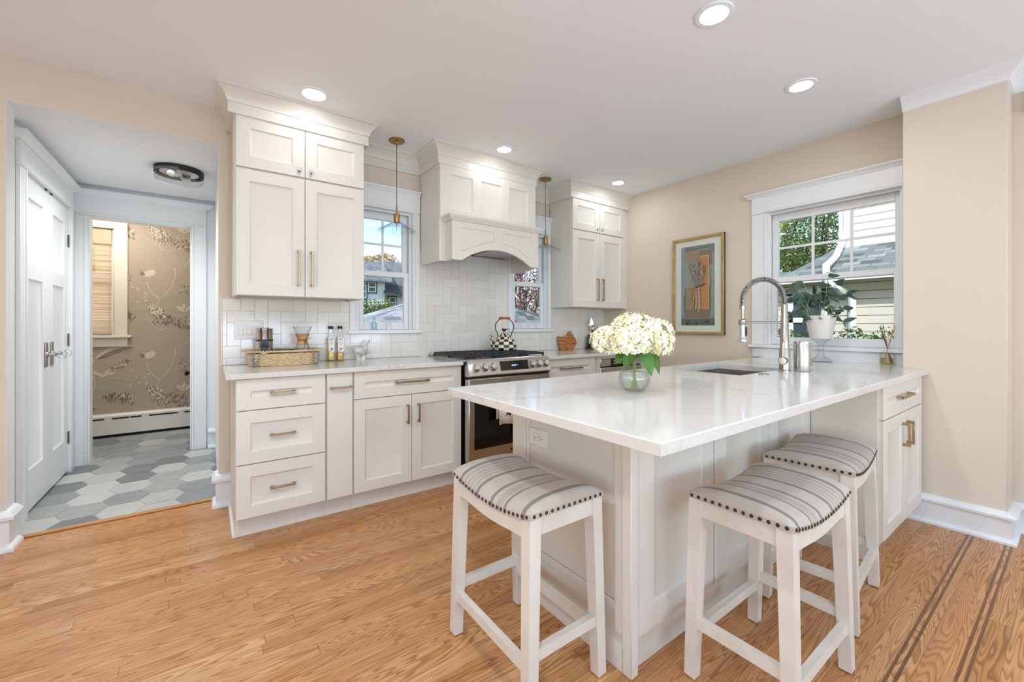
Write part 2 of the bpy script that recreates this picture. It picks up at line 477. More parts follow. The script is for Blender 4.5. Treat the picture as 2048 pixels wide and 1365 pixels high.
def olive():
    m, nt, p, out = new_mat('olive_wood')
    wv = N(nt, 'ShaderNodeTexWave', wave_type='RINGS')
    wv.inputs['Scale'].default_value = 14; wv.inputs['Distortion'].default_value = 7; wv.inputs['Detail'].default_value = 3; wv.inputs['Detail Scale'].default_value = 1.6
    nt.links.new(coords(nt, (1, 1, 0.7)), wv.inputs['Vector'])
    nt.links.new(ramp(nt, wv.outputs['Fac'], [(0.0, '#8a522a'), (0.35, '#ad6c3c'), (0.7, '#c4864e'), (1.0, '#b4743e')]), p.inputs['Base Color'])
    p.inputs['Roughness'].default_value = 0.4
    return m
MAT['olive'] = olive()
for k, c in (('art_grey', '#7e8488'), ('art_blue', '#8f9ba8'), ('art_brown', '#8d7862'), ('art_tan', '#a58d72'), ('art_orange', '#c98a55'), ('art_dark', '#3f3a3c'),
             ('art_cream', '#e2d6bd'), ('art_pink', '#c79a8c'), ('art_gold', '#b79a58'), ('art_green', '#5c6a62'), ('art_sage', '#99a294')):
    MAT[k] = mat('print_' + k[4:], c, 0.7)
# ------------------------------------------------------------------ mesh helpers
class MB:
    def __init__(s, m=None):
        s.bm = bmesh.new(); s.mats = []; s.mi = 0; s.M = Matrix.Identity(4)
        if m: s.m(m)
    def m(s, key):
        mt = MAT[key] if isinstance(key, str) else key
        if mt not in s.mats: s.mats.append(mt)
        s.mi = s.mats.index(mt); return s
    def at(s, M): s.M = M; return s
    def v(s, co): return s.bm.verts.new(s.M @ Vector(co))
    def f(s, vs):
        try:
            fc = s.bm.faces.new(vs); fc.material_index = s.mi; return fc
        except ValueError:
            return None
    def poly(s, pts): return s.f([s.v(p) for p in pts])
    def box(s, x0, x1, y0, y1, z0, z1, bev=0.0):
        lo, hi = (min(x0, x1), min(y0, y1), min(z0, z1)), (max(x0, x1), max(y0, y1), max(z0, z1))
        b = min(bev, *(0.45 * (hi[i] - lo[i]) for i in range(3)))
        if b <= 1e-5:
            V = {}
            for i in (0, 1):
                for j in (0, 1):
                    for k in (0, 1):
                        V[i, j, k] = s.v((hi[0] if i else lo[0], hi[1] if j else lo[1], hi[2] if k else lo[2]))
            for q in (((0,0,0),(0,0,1),(0,1,1),(0,1,0)), ((1,0,0),(1,1,0),(1,1,1),(1,0,1)), ((0,0,0),(1,0,0),(1,0,1),(0,0,1)),
                      ((0,1,0),(0,1,1),(1,1,1),(1,1,0)), ((0,0,0),(0,1,0),(1,1,0),(1,0,0)), ((0,0,1),(1,0,1),(1,1,1),(0,1,1))):
                s.f([V[t] for t in q])
            return s
        V = {}
        for c in [(i, j, k) for i in (0, 1) for j in (0, 1) for k in (0, 1)]:
            for a in range(3):
                co = []
                for t in range(3):
                    e = hi[t] if c[t] else lo[t]
                    if t != a: e += -b if c[t] else b
                    co.append(e)
                V[c, a] = s.v(co)
        for a in range(3):
            o1, o2 = (a + 1) % 3, (a + 2) % 3
            for sg in (0, 1):
                q = []
                for (p1, p2) in ((0, 0), (1, 0), (1, 1), (0, 1)):
                    c = [0, 0, 0]; c[a] = sg; c[o1] = p1; c[o2] = p2; q.append(V[tuple(c), a])
                s.f(q)
            for s1 in (0, 1):
                for s2 in (0, 1):
                    c0 = [0, 0, 0]; c1 = [0, 0, 0]
                    c0[o1] = c1[o1] = s1; c0[o2] = c1[o2] = s2; c0[a] = 0; c1[a] = 1
                    c0, c1 = tuple(c0), tuple(c1)
                    s.f([V[c0, o1], V[c1, o1], V[c1, o2], V[c0, o2]])
        for c in [(i, j, k) for i in (0, 1) for j in (0, 1) for k in (0, 1)]:
            s.f([V[c, 0], V[c, 1], V[c, 2]])
        return s
    def obox(s, c, A, B, Cc, ha, hb, hc, bev=0.0):
        A, B, Cc = Vector(A).normalized(), Vector(B).normalized(), Vector(Cc).normalized()
        old = s.M
        L = Matrix(((A.x, B.x, Cc.x, c[0]), (A.y, B.y, Cc.y, c[1]), (A.z, B.z, Cc.z, c[2]), (0, 0, 0, 1)))
        s.M = old @ L
        s.box(-ha, ha, -hb, hb, -hc, hc, bev)
        s.M = old; return s
    def bar(s, p0, p1, w, d=None, up=(0, 0, 1), w1=None, d1=None):
        """Square bar from p0 to p1, optionally tapering."""
        p0, p1 = Vector(p0), Vector(p1); d = d or w; w1 = w1 or w; d1 = d1 or d
        t = (p1 - p0).normalized(); up = Vector(up)
        a = t.cross(up)
        if a.length < 1e-4: a = t.cross(Vector((0, 1, 0)))
        a.normalize(); b = a.cross(t).normalized()
        L = []
        for p, ww, dd in ((p0, w, d), (p1, w1, d1)):
            L.append([s.v(p + a * (ww / 2 * i) + b * (dd / 2 * j)) for i, j in ((-1, -1), (1, -1), (1, 1), (-1, 1))])
        s.f(L[0][::-1]); s.f(L[1])
        for i in range(4): s.f([L[0][i], L[0][(i + 1) % 4], L[1][(i + 1) % 4], L[1][i]])
        return s
    def lathe(s, prof, c=(0, 0, 0), seg=24, A=None, rib=0.0, a0=0.0):
        """Revolve (r, h) about +z through c (or about axis A)."""
        old = s.M
        L = Matrix.Translation(Vector(c))
        if A is not None:
            L = L @ Vector(A).to_track_quat('Z', 'Y').to_matrix().to_4x4()
        s.M = old @ L
        rings = []
        for r, h in prof:
            if r < 1e-6: rings.append([s.v((0, 0, h))])
            else:
                rings.append([s.v(((r + (rib if i % 2 else 0)) * math.cos(a0 + 2 * PI * i / seg), (r + (rib if i % 2 else 0)) * math.sin(a0 + 2 * PI * i / seg), h)) for i in range(seg)])
        for p, q in zip(rings, rings[1:]):
            for i in range(seg):
                j = (i + 1) % seg
                if len(p) == 1 and len(q) == 1: continue
                if len(p) == 1: s.f([p[0], q[i], q[j]])
                elif len(q) == 1: s.f([p[i], q[0], p[j]])
                else: s.f([p[i], q[i], q[j], p[j]])
        s.M = old; return s
    def cyl(s, p0, p1, r, r1=None, seg=16):
        d = Vector(p1) - Vector(p0); r1 = r if r1 is None else r1
        return s.lathe([(0, 0), (r, 0), (r1, d.length), (0, d.length)], p0, seg, d)
    def tube(s, pts, r, seg=8, closed=False):
        pts = [Vector(p) for p in pts]; n = len(pts)
        rr = r if isinstance(r, (list, tuple)) else [r] * n
        def tan(i):
            a = pts[(i - 1) % n] if (closed or i > 0) else pts[i]
            b = pts[(i + 1) % n] if (closed or i < n - 1) else pts[i]
            return (b - a).normalized()
        t = tan(0); ref = Vector((0, 0, 1)) if abs(t.z) < 0.9 else Vector((1, 0, 0))
        nrm = t.cross(ref).normalized(); rings = []
        for i in range(n):
            t = tan(i); nrm = (nrm - t * nrm.dot(t)).normalized(); b = t.cross(nrm)
            rings.append([s.v(pts[i] + (nrm * math.cos(2 * PI * k / seg) + b * math.sin(2 * PI * k / seg)) * rr[i]) for k in range(seg)])
        for i in range(n if closed else n - 1):
            p, q = rings[i], rings[(i + 1) % n]
            for k in range(seg): s.f([p[k], p[(k + 1) % seg], q[(k + 1) % seg], q[k]])
        if not closed: s.f(rings[0][::-1]); s.f(rings[-1])
        return s
    def prism(s, pts, ext):
        e = Vector(ext); a = [s.v(p) for p in pts]; b = [s.v(Vector(p) + e) for p in pts]
        s.f(a[::-1]); s.f(b)
        for i in range(len(a)): s.f([a[i], a[(i + 1) % len(a)], b[(i + 1) % len(a)], b[i]])
        return s
    def sweep(s, path, prof, closed=False):
        """Moulding: profile (out, z) carried along an XY path, mitred; out lies right of travel."""
        P = [Vector((p[0], p[1])) for p in path]; n = len(P); rings = []
        for i in range(n):
            d0 = (P[i] - P[i - 1]).normalized() if (closed or i > 0) else None
            d1 = (P[(i + 1) % n] - P[i]).normalized() if (closed or i < n - 1) else None
            if d0 is None: d0 = d1
            if d1 is None: d1 = d0
            n0, n1 = Vector((d0.y, -d0.x)), Vector((d1.y, -d1.x))
            mm = n0 + n1
            mm = mm / max(0.3, mm.dot(n0)) if mm.length > 1e-4 else n0
            rings.append([s.v((P[i].x + mm.x * o, P[i].y + mm.y * o, z)) for o, z in prof])
        for i in range(n if closed else n - 1):
            p, q = rings[i], rings[(i + 1) % n]
            for k in range(len(prof) - 1): s.f([p[k], p[k + 1], q[k + 1], q[k]])
        if not closed: s.f(rings[0][::-1]); s.f(rings[-1])
        return s
    def shaker(s, o, U, Nn, w, h, t=0.02, fr=0.065, dep=0.009, bead=0.012, bev=0.002, frs=None):
        """Framed door front: o = lower corner of its back, U along the width, Nn out of the face."""
        o, U, Nn, W = Vector(o), Vector(U), Vector(Nn), Vector((0, 0, 1))
        fl, frr, fb, ft = frs or (fr, fr, fr, fr)
        def ring(a0, a1, c0, c1, d): return [s.v(o + U * a + W * c + Nn * d) for a, c in ((a0, c0), (a1, c0), (a1, c1), (a0, c1))]
        rs = [ring(0, w, 0, h, 0), ring(0, w, 0, h, t - bev), ring(bev, w - bev, bev, h - bev, t), ring(fl, w - frr, fb, h - ft, t),
              ring(fl + bead * .35, w - frr - bead * .35, fb + bead * .35, h - ft - bead * .35, t - dep * .55),
              ring(fl + bead, w - frr - bead, fb + bead, h - ft - bead, t - dep)]
        s.f(rs[0][::-1])
        for p, q in zip(rs, rs[1:]):
            for i in range(4): s.f([p[i], p[(i + 1) % 4], q[(i + 1) % 4], q[i]])
        s.f(rs[-1]); return s
    def grid(s, fn, nu, nv):
        V = [[s.v(fn(i / nu, j / nv)) for j in range(nv + 1)] for i in range(nu + 1)]
        for i in range(nu):
            for j in range(nv): s.f([V[i][j], V[i + 1][j], V[i + 1][j + 1], V[i][j + 1]])
        return s

OFF = {}
def build(name, mb, parent=None, shade=38, loc=None, recalc=True, local=False):
    off = Vector((0, 0, 0)) if local else (OFF[parent.name] if parent is not None else Vector(loc or (0, 0, 0)))
    if recalc: bmesh.ops.recalc_face_normals(mb.bm, faces=mb.bm.faces)
    if off.length > 0: bmesh.ops.translate(mb.bm, vec=-off, verts=mb.bm.verts)
    me = bpy.data.meshes.new(name)
    mb.bm.to_mesh(me); mb.bm.free()
    for mt in mb.mats: me.materials.append(mt)
    if shade:
        me.shade_smooth(); me.set_sharp_from_angle(angle=R(shade))
    o = bpy.data.objects.new(name, me); COL.objects.link(o)
    if parent is not None: o.parent = parent
    else: o.location = off
    OFF[o.name] = off
    return o
def tag(o, label=None, cat=None, group=None, kind=None):
    if label: o['label'] = label
    if cat: o['category'] = cat
    if group: o['group'] = group
    if kind: o['kind'] = kind
    return o
def thing(name, label, cat, loc=(0, 0, 0), group=None, rz=0):
    o = bpy.data.objects.new(name, None); COL.objects.link(o)
    o.empty_display_size = 0.05; o.location = loc; o.rotation_euler = (0, 0, rz)
    OFF[o.name] = Vector(loc)
    return tag(o, label, cat, group)
def part(name, mb, parent, label=None, **kw): return tag(build(name, mb, parent, **kw), label)
def solo(name, mb, label, cat, group=None, loc=None, kind=None, **kw): return tag(build(name, mb, None, loc=loc, **kw), label, cat, group, kind)
def struct(name, mb, parent=None, **kw):
    o = build(name, mb, parent, **kw)
    if parent is None: o['kind'] = 'structure'
    return o
def struct_root(name, loc=(0, 0, 0)):
    o = bpy.data.objects.new(name, None); COL.objects.link(o); o.location = loc; OFF[o.name] = Vector(loc)
    o['kind'] = 'structure'; return o
def dup(root, loc, rz=0.0, label=None, group=None):
    r = root.copy(); COL.objects.link(r); r.location = loc; r.rotation_euler = (0, 0, rz)
    if label: r['label'] = label
    if group: r['group'] = group
    def kids(a, b):
        for ch in list(a.children):
            c = ch.copy(); COL.objects.link(c); c.parent = b; kids(ch, c)
    kids(root, r); return r
def wall_cells(mb, a0, a1, z0, z1, holes, fn):
    """Rectangle a0..a1 x z0..z1 minus holes (a0,a1,z0,z1); fn(mb, a0,a1,z0,z1) adds one cell."""
    A = sorted({a0, a1, *[v for h in holes for v in h[:2] if a0 < v < a1]})
    Z = sorted({z0, z1, *[v for h in holes for v in h[2:] if z0 < v < z1]})
    for i in range(len(A) - 1):
        run = None
        for k in range(len(Z) - 1):
            ca, cz = (A[i] + A[i + 1]) / 2, (Z[k] + Z[k + 1]) / 2
            solid = not any(h[0] < ca < h[1] and h[2] < cz < h[3] for h in holes)
            if solid:
                run = (run[0], Z[k + 1]) if run else (Z[k], Z[k + 1])
            if run and (not solid or k == len(Z) - 2):
                fn(mb, A[i], A[i + 1], run[0], run[1]); run = None
    return mb
# ------------------------------------------------------------------ room shell
XW, YW, ZC = 3.71, 3.29, 2.56          # sink wall, range wall, ceiling
XL, YR = -2.6, -3.2                    # walls beside and behind the camera
T = 0.14

mb = MB('floor'); mb.box(XL, XW, YR, 3.43, -0.06, 0.0)
struct('floor', mb, shade=0)
mb = MB('trim'); 
MAT['threshold'] = mat('oak_threshold', '#c8935c', 0.35, vary='#b57f4a', vscale=10, aniso=(1, 8, 1))
mb = MB('threshold'); mb.box(-0.842, 0.06, 3.415, 3.452, 0.0, 0.012, 0.005)
struct('trim_threshold', mb)

# hall floor: long hexagon tiles, points along x
def hex_floor():
    rnd = random.Random(4)
    mb = MB('hexgrout'); mb.box(-1.7, 0.3, 3.43, 6.05, -0.06, 0.002)
    Lh, Wd, pt = 0.122, 0.236, 0.052        # half length, width, point length
    g = 0.004
    px_, py_ = 2 * Lh - pt, Wd
    for j in range(-6, 20):
        for i in range(-4, 5):
            cx = -0.63 + i * (2 * (2 * Lh - pt)) + ((2 * Lh - pt) if j % 2 else 0)
            cy = 3.93 + j * Wd / 2
            pts = [(-Lh + g, 0), (-Lh + pt + g * .4, Wd / 2 - g / 2), (Lh - pt - g * .4, Wd / 2 - g / 2), (Lh - g, 0), (Lh - pt - g * .4, -Wd / 2 + g / 2), (-Lh + pt + g * .4, -Wd / 2 + g / 2)]
            P = [(cx + a, cy + b) for a, b in pts]
            # clip to the floor rectangle
            def clip(P, ax, lim, keep_less):
                out = []
                for k in range(len(P)):
                    a, b = P[k], P[(k + 1) % len(P)]
                    ia = (a[ax] <= lim) if keep_less else (a[ax] >= lim)
                    ib = (b[ax] <= lim) if keep_less else (b[ax] >= lim)
                    if ia: out.append(a)
                    if ia != ib:
                        t = (lim - a[ax]) / (b[ax] - a[ax]); out.append((a[0] + t * (b[0] - a[0]), a[1] + t * (b[1] - a[1])))
                return out
            for ax, lim, kl in ((0, -1.68, False), (0, 0.28, True), (1, 3.45, False), (1, 6.03, True)):
                if len(P) > 2: P = clip(P, ax, lim, kl)
            if len(P) < 3: continue
            mb.m(HEX[rnd.choice((0, 0, 1, 1, 2, 2, 3, 3, 4))])
            mb.prism([(a, b, 0.0021) for a, b in P], (0, 0, 0.0024))
    o = struct('floor', mb, shade=0)
hex_floor()

mb = MB('ceiling'); mb.box(XL - T, XW + T, YR - T, YW + T, ZC, ZC + 0.08)
struct('ceiling', mb, shade=0)
mb = MB('hall'); mb.box(-1.2, 0.4, YW + .105, 5.2, 2.335, 2.40)
struct('ceiling', mb, shade=0)

def cellY(y0, y1):
    return lambda mb, a0, a1, z0, z1: mb.box(a0, a1, y0, y1, z0, z1)
def cellX(x0, x1):
    return lambda mb, a0, a1, z0, z1: mb.box(x0, x1, a0, a1, z0, z1)

WZ0, WZ1 = 1.128, 2.09
WIN_A = (0.93, 1.37); WIN_B = (2.40, 2.84)
WIN_S = (0.715, 1.545); SZ0, SZ1 = 1.008, 2.085
mb = MB('wall')
wall_cells(mb, XL, XW + T, 0, ZC, [(-0.842, 0.06, -1, 2.335), (*WIN_A, WZ0 - .03, WZ1), (*WIN_B, WZ0 - .03, WZ1)], cellY(YW, YW + 0.11))
struct('wall_back', mb, shade=0)
mb = MB('wall')
wall_cells(mb, YR, YW, 0, ZC, [(*WIN_S, SZ0 - .03, SZ1)], cellX(XW, XW + T))
struct('wall_right', mb, shade=0)
mb = MB('wall'); mb.box(3.46, XW, 0.254, 0.672, 0, ZC, 0.004)
struct('wall_pier', mb)
# walls behind and beside the camera, with their window openings
mb = MB('wall')
wall_cells(mb, XL - T, XW + T, 0, ZC, [(-2.1, -0.6, 0.6, 2.3), (-0.15, 1.35, 0.6, 2.3), (1.75, 3.25, 0.6, 2.3)], cellY(YR - T, YR))
struct('wall_front', mb, shade=0)
mb = MB('wall')
wall_cells(mb, YR, YW, 0, ZC, [(-1.5, 0.3, 0.6, 2.3)], cellX(XL - T, XL))
struct('wall_left', mb, shade=0)
mb = MB('trim')
for a, b in ((-2.1, -0.6), (-0.15, 1.35), (1.75, 3.25)):
    for x0, x1, z0, z1 in ((a - .1, a, .5, 2.4), (b, b + .1, .5, 2.4), (a, b, 2.3, 2.4), (a, b, .5, .6), (a, b, 1.43, 1.47), ((a + b) / 2 - .015, (a + b) / 2 + .015, .6, 2.3)):
        mb.box(x0, x1, YR - .02, YR + .02, z0, z1)
struct('trim_front_windows', mb, shade=0)

# hall: jamb side, long wall with the closet, end wall with the doorway, inner wall
HXL, HYE = -0.893, 4.92
mb = MB('hall'); mb.box(-0.893, -0.843, 3.40, 3.41, 0, 2.335)
wall_cells(mb, 3.40, HYE + .1, 0, 2.335, [(3.725, 4.735, -1, 2.10)], cellX(HXL - 0.12, HXL))
mb.box(HXL - 0.16, HXL - 0.125, 3.6, 4.85, 0, 2.2)
struct('wall_hall_left', mb, shade=0)
mb = MB('hall'); mb.box(-0.843, -0.841, YW + .001, 3.402, 0, 2.3345); mb.box(0.0585, 0.0605, YW + .001, 3.402, 0, 2.3345); mb.box(-0.843, .0605, YW + .001, 3.402, 2.3335, 2.3355)
mb.box(0.0615, 0.16, 3.40, HYE + .1, 0, 2.335)
struct('wall_hall_right', mb, shade=0)
DO = (-0.808, -0.118); DZ = 2.085
mb = MB('hall')
wall_cells(mb, -1.75, 0.12, 0, 2.46, [(*DO, -1, DZ)], cellY(HYE, HYE + 0.11))
struct('wall_hall_end', mb, shade=0)

# ------------------------------------------------------------------ washroom beyond the hall
BY = 5.99
BW = (-1.55, -0.785, 1.06, 2.17)
def wallpaper():
    rnd = random.Random(11)
    mb = MB('wp')
    wall_cells(mb, -1.75, 0.12, 0, 2.45, [BW], cellY(BY, BY + 0.12))
    Y0 = BY - 0.0012
    lay = [0, 0]
    def P(x, z): return (x, Y0 - lay[1] * 0.0004 - (lay[0] % 40) * 0.000004, z)
    def hidden(x, z): return BW[0] - .1 < x < BW[1] + .1 and BW[2] - .1 < z < BW[3] + .12
    def ell(cx, cz, a, b, ang, key, n=12, tip=1.0):
        if hidden(cx, cz): return
        lay[0] += 1; lay[1] = 0 if a > .045 and key != 'wp_d' else (1 if a > .024 else 2)
        mb.m(key); pts = []
        for k in range(n):
            t = 2 * PI * k / n; u, w = a * math.cos(t), b * math.sin(t) * (1 - 0.0 * tip)
            if tip < 1: w *= (1 - (abs(math.cos(t))) ** 3 * (1 - tip))
            pts.append(P(cx + u * math.cos(ang) - w * math.sin(ang), cz + u * math.sin(ang) + w * math.cos(ang)))
        mb.poly(pts)
    def strip(pts, w, key):
        lay[0] += 1; lay[1] = 2 if w < .005 else 1
        mb.m(key)
        for (a, b) in zip(pts, pts[1:]):
            if hidden(*a) or hidden(*b): continue
            d = Vector((b[0] - a[0], b[1] - a[1])); d.normalize(); n = Vector((-d.y, d.x)) * w / 2
            mb.poly([P(a[0] - n.x, a[1] - n.y), P(b[0] - n.x, b[1] - n.y), P(b[0] + n.x, b[1] + n.y), P(a[0] + n.x, a[1] + n.y)])
    def curve(p0, p1, bend, n=7):
        d = (p1[0] - p0[0], p1[1] - p0[1])
        return [(p0[0] + d[0] * t - d[1] * bend * 4 * t * (1 - t), p0[1] + d[1] * t + d[0] * bend * 4 * t * (1 - t)) for t in [k / n for k in range(n + 1)]]
    def big_leaf(cx, cz, L, ang):
        c, s_ = math.cos(ang), math.sin(ang)
        ell(cx, cz, L, L * .30, ang, 'wp_l', 16, 0.25)
        ell(cx + s_ * L * .09, cz - c * L * .09, L * .93, L * .16, ang, 'wp_d', 14, 0.25)
        for k in range(-7, 8):
            u = k / 8 * L * .85
            for sd in (1, -1):
                h = L * .26 * (1 - (abs(k) / 8) ** 2)
                a = (cx + u * c, cz + u * s_); b = (a[0] + (h * .8) * c - sd * h * s_, a[1] + h * .8 * s_ + sd * h * c)
                strip([a, b], .0035, 'wp_m' if sd > 0 else 'wp_l')
    def pod(cx, cz, L, ang):
        ell(cx, cz, L, L * .5, ang, 'wp_l', 14)
        for k in range(46):
            r_, t = rnd.random() ** .5, rnd.random() * 6.28
            u, w = L * r_ * math.cos(t), L * .5 * r_ * math.sin(t)
            ell(cx + u * math.cos(ang) - w * math.sin(ang), cz + u * math.sin(ang) + w * math.cos(ang), .010, .0045, ang + rnd.uniform(-.5, .5), 'wp_d', 6)
    def plume(cx, cz, Rr, key='wp_d', n=95):
        for k in range(n):
            t = rnd.uniform(-2.9, 0.4); r_ = Rr * (0.25 + .75 * rnd.random())
            x, z = cx + r_ * 1.15 * math.cos(t), cz - r_ * .9 * math.sin(t) - Rr * .55
            ell(x, z, .019, .0042, rnd.uniform(.7, 1.7), key if rnd.random() < .6 else ('wp_l' if rnd.random() < .6 else 'wp_m'), 5)
    def berries(cx, cz, L, ang, key='wp_g', n=60):
        for k in range(n):
            u, w = rnd.uniform(-L, L), rnd.uniform(-1, 1) * L * .38
            ell(cx + u * math.cos(ang) - w * math.sin(ang), cz + u * math.sin(ang) + w * math.cos(ang), .007, .005, 0, rnd.choice((key, 'wp_l', 'wp_d')), 6)
    def flower(cx, cz):
        ell(cx, cz, .045, .035, .4, 'wp_l', 10); ell(cx + .025, cz + .012, .035, .028, 1.3, 'wp_l', 10)
        for k in range(5): strip([(cx - .03, cz - .012), (cx - .075, cz - .02 + .012 * k)], .003, 'wp_d')
    def lily(cx, cz):
        for a in (2.5, .7, 1.6): ell(cx + .035 * math.cos(a), cz + .035 * math.sin(a), .05, .022, a, 'wp_l', 8, .5)
        strip([(cx, cz), (cx + .02, cz + .05)], .004, 'wp_d')
    for rep in range(-1, 3):
        o = rep * 0.885 + 0.62
        # motifs set along the doorway view, repeated upward
        plume(-0.325, o + .62, .15)
        strip(curve((-0.42, o - .05), (-0.29, o + .30), -.12), .007, 'wp_l')
        strip(curve((-0.42, o - .05), (-0.53, o + .13), .10), .006, 'wp_l')
        strip(curve((-0.42, o - .30), (-0.42, o - .05), .12), .005, 'wp_l')
        flower(-0.51, o + .22)
        pod(-0.445, o - .19, .10, -.75)
        berries(-0.19, o + .08, .10, -.95)
        lily(-0.21, o - .18)
        for k in range(9): ell(-0.60 + rnd.uniform(-.07, .09), o - .02 + rnd.uniform(-.08, .09), .011, .007, rnd.random() * 3, 'wp_l', 7)
        for k in range(6): strip(curve((-.40, o - .40), (-.40 + rnd.uniform(-.16, .2), o - .28 + rnd.uniform(-.05, .08)), rnd.uniform(-.2, .2)), .003, 'wp_l')
        plume(-0.76, o - .20, .12)
        strip(curve((-.20, o - .55), (-.17, o - .25), -.15), .006, 'wp_l')
        ell(-.20, o + .32, .05, .055, 0, 'wp_g', 14)
        big_leaf(-0.79, o + .27, .155, .42)
        berries(-0.73, o + .13, .085, .5, 'wp_d', 46)
        ell(-0.93, o - .18, .05, .042, 0, 'wp_g', 14); ell(-0.87, o - .10, .055, .045, 0, 'wp_g', 14)
        for k in range(5): ell(-0.93 + .03 * k, o + .06 - .02 * (k % 3), .035, .014, rnd.uniform(-1, 1.5), 'wp_l', 8, .4)
        strip(curve((-1.0, o - .2), (-.96, o + .06), -.2), .006, 'wp_l')
        berries(-.98, o - .33, .06, 0, 'wp_g', 34); lily(-1.0, o + .14)
        strip(curve((-.86, o - .02), (-.63, o - .05), .08), .005, 'wp_l')
        strip([(-.26, o + .02), (-.20, o + .04), (-.14, o + .01)], .004, 'wp_m')
    return struct('wall_washroom_back', mb, shade=0, recalc=False)
wallpaper()
mb = MB('wp'); mb.box(-1.75, -1.70, HYE + .11, BY, 0, 2.45); mb.box(0.075, 0.12, HYE + .11, BY, 0, 2.45)
struct('wall_washroom_sides', mb, shade=0)
mb = MB('ceiling'); mb.box(-1.75, .12, HYE + .09, BY + .12, 2.45, 2.5)
struct('ceiling', mb, shade=0)
lamp('washroom_fill', 'AREA', (-0.75, 5.45, 2.43), 11, (1.0, 0.955, 0.90), (0, 0, 0), shape='DISK', size=0.3)  # added fill lamp to brighten the washroom, no fixture modelled

lamp('blind_backlight', 'AREA', (-1.17, 6.45, 1.65), 9, (0.97, 0.99, 1.0), (R(90), 0, R(180)), shape='RECTANGLE', size=.8, size_y=1.1)  # added lamp outside the window, standing in for daylight behind the blind

# ------------------------------------------------------------------ mouldings
CROWN = [(0, 2.412), (0.013, 2.412), (0.013, 2.474), (0.018, 2.476), (0.020, 2.486), (0.028, 2.505), (0.042, 2.524), (0.058, 2.538), (0.066, 2.545), (0.070, 2.547), (0.070, 2.5598), (0, 2.5598)]
mb = MB('cab')
YC = 2.952
for a, b, y in ((.1095, .8925, 2.953), (1.4405, 2.3845, 2.933), (2.8575, XW - .002, 2.953)): mb.box(a, b, y, YW - .002, 2.4125, 2.558)
mb.sweep([(0.109, YW), (0.109, YC), (0.893, YC), (0.893, YW), (1.44, YW), (1.44, 2.932), (2.385, 2.932), (2.385, YW), (2.857, YW), (2.857, YC), (XW, YC)], CROWN)
struct('trim_1', mb)
PCR = [(0, 2.474), (0.010, 2.478), (0.014, 2.492), (0.026, 2.515), (0.044, 2.532), (0.054, 2.540), (0.054, 2.5598), (0, 2.5598)]
mb = MB('trim'); mb.sweep([(3.46, 0.672), (3.46, 0.254), (XW, 0.254), (XW, YR)], PCR)
struct('trim_2', mb)
BASE = [(0, 0), (0.036, 0), (0.036, 0.012), (0.026, 0.024), (0.016, 0.027), (0.016, 0.128), (0.020, 0.129), (0.036, 0.133), (0.037, 0.146), (0.026, 0.158), (0.008, 0.168), (0, 0.168)]
mb = MB('trim'); mb.sweep([(3.46, 0.672), (3.46, 0.254), (XW, 0.254), (XW, YR)], BASE)
struct('baseboard_right', mb)
B2 = [(o_, z * 1.24) for o_, z in BASE]
mb = MB('trim'); mb.sweep([(0.06, 3.40), (0.06, YW), (0.122, YW)], B2)
struct('baseboard_back', mb)
mb = MB('trim'); mb.sweep([(XL, YW), (-0.842, YW), (-0.842, 3.40)], B2)
struct('baseboard_left', mb)
mb = MB('trim'); mb.sweep([(XL, YW), (-0.862, YW)], [(0, .885), (.012, .885), (.014, .90), (.03, .905), (.03, .925), (.018, .93), (0, .935)])
struct('trim_chair_rail', mb)
mb = MB('trim'); mb.sweep([(0.003, HYE), (0.0615, HYE)], [(o_, z * 1.1) for o_, z in BASE])
struct('baseboard_hall', mb)

# doorway casing at the hall end
def door_casing(name, M, w, h, cas=0.105, head=0.165, cap=True, left=True):
    mb = MB('trim').at(M)
    for sgn in (-1, 1):
        if sgn < 0 and not left: c = 0.075
        else: c = cas
        a, b = sgn * (w / 2), sgn * (w / 2 + c)
        mb.box(a, b, -.022, 0, 0, h, .003)
        mb.box(a - sgn * .0012, a + sgn * .018, -.028, -.0006, 0.0004, h - .0005, .003)
    L, Rr = -w / 2 - (cas if left else .075), w / 2 + cas
    mb.box(L, Rr, -.022, 0, h, h + head, .002)
    mb.box(L - .004, Rr + .004, -.03, -.0008, h - .0016, h + .018, .005)
    prof = [(0, h + head - .005), (.026, h + head - .005), (.03, h + head + .004), (.045, h + head + .022), (.058, h + head + .03), (.058, h + head + .042), (0, h + head + .042)]
    mb.sweep([(L, 0.0), (L, -.002), (Rr, -.002), (Rr, 0.0)], [(o_ , z) for o_, z in prof])
    # jamb lining
    mb.box(-w / 2 - .0008, -w / 2 + .012, .0004, .1094, 0, h - .0006); mb.box(w / 2 - .012, w / 2 + .0008, .0004, .1094, 0, h - .0006); mb.box(-w / 2 - .0016, w / 2 + .0016, .0008, .109, h - .012, h - .0003)
    return struct(name, mb)
door_casing('trim_3', Matrix.Translation((sum(DO) / 2, HYE, 0)), DO[1] - DO[0], DZ, cas=.112, head=.17, left=False)

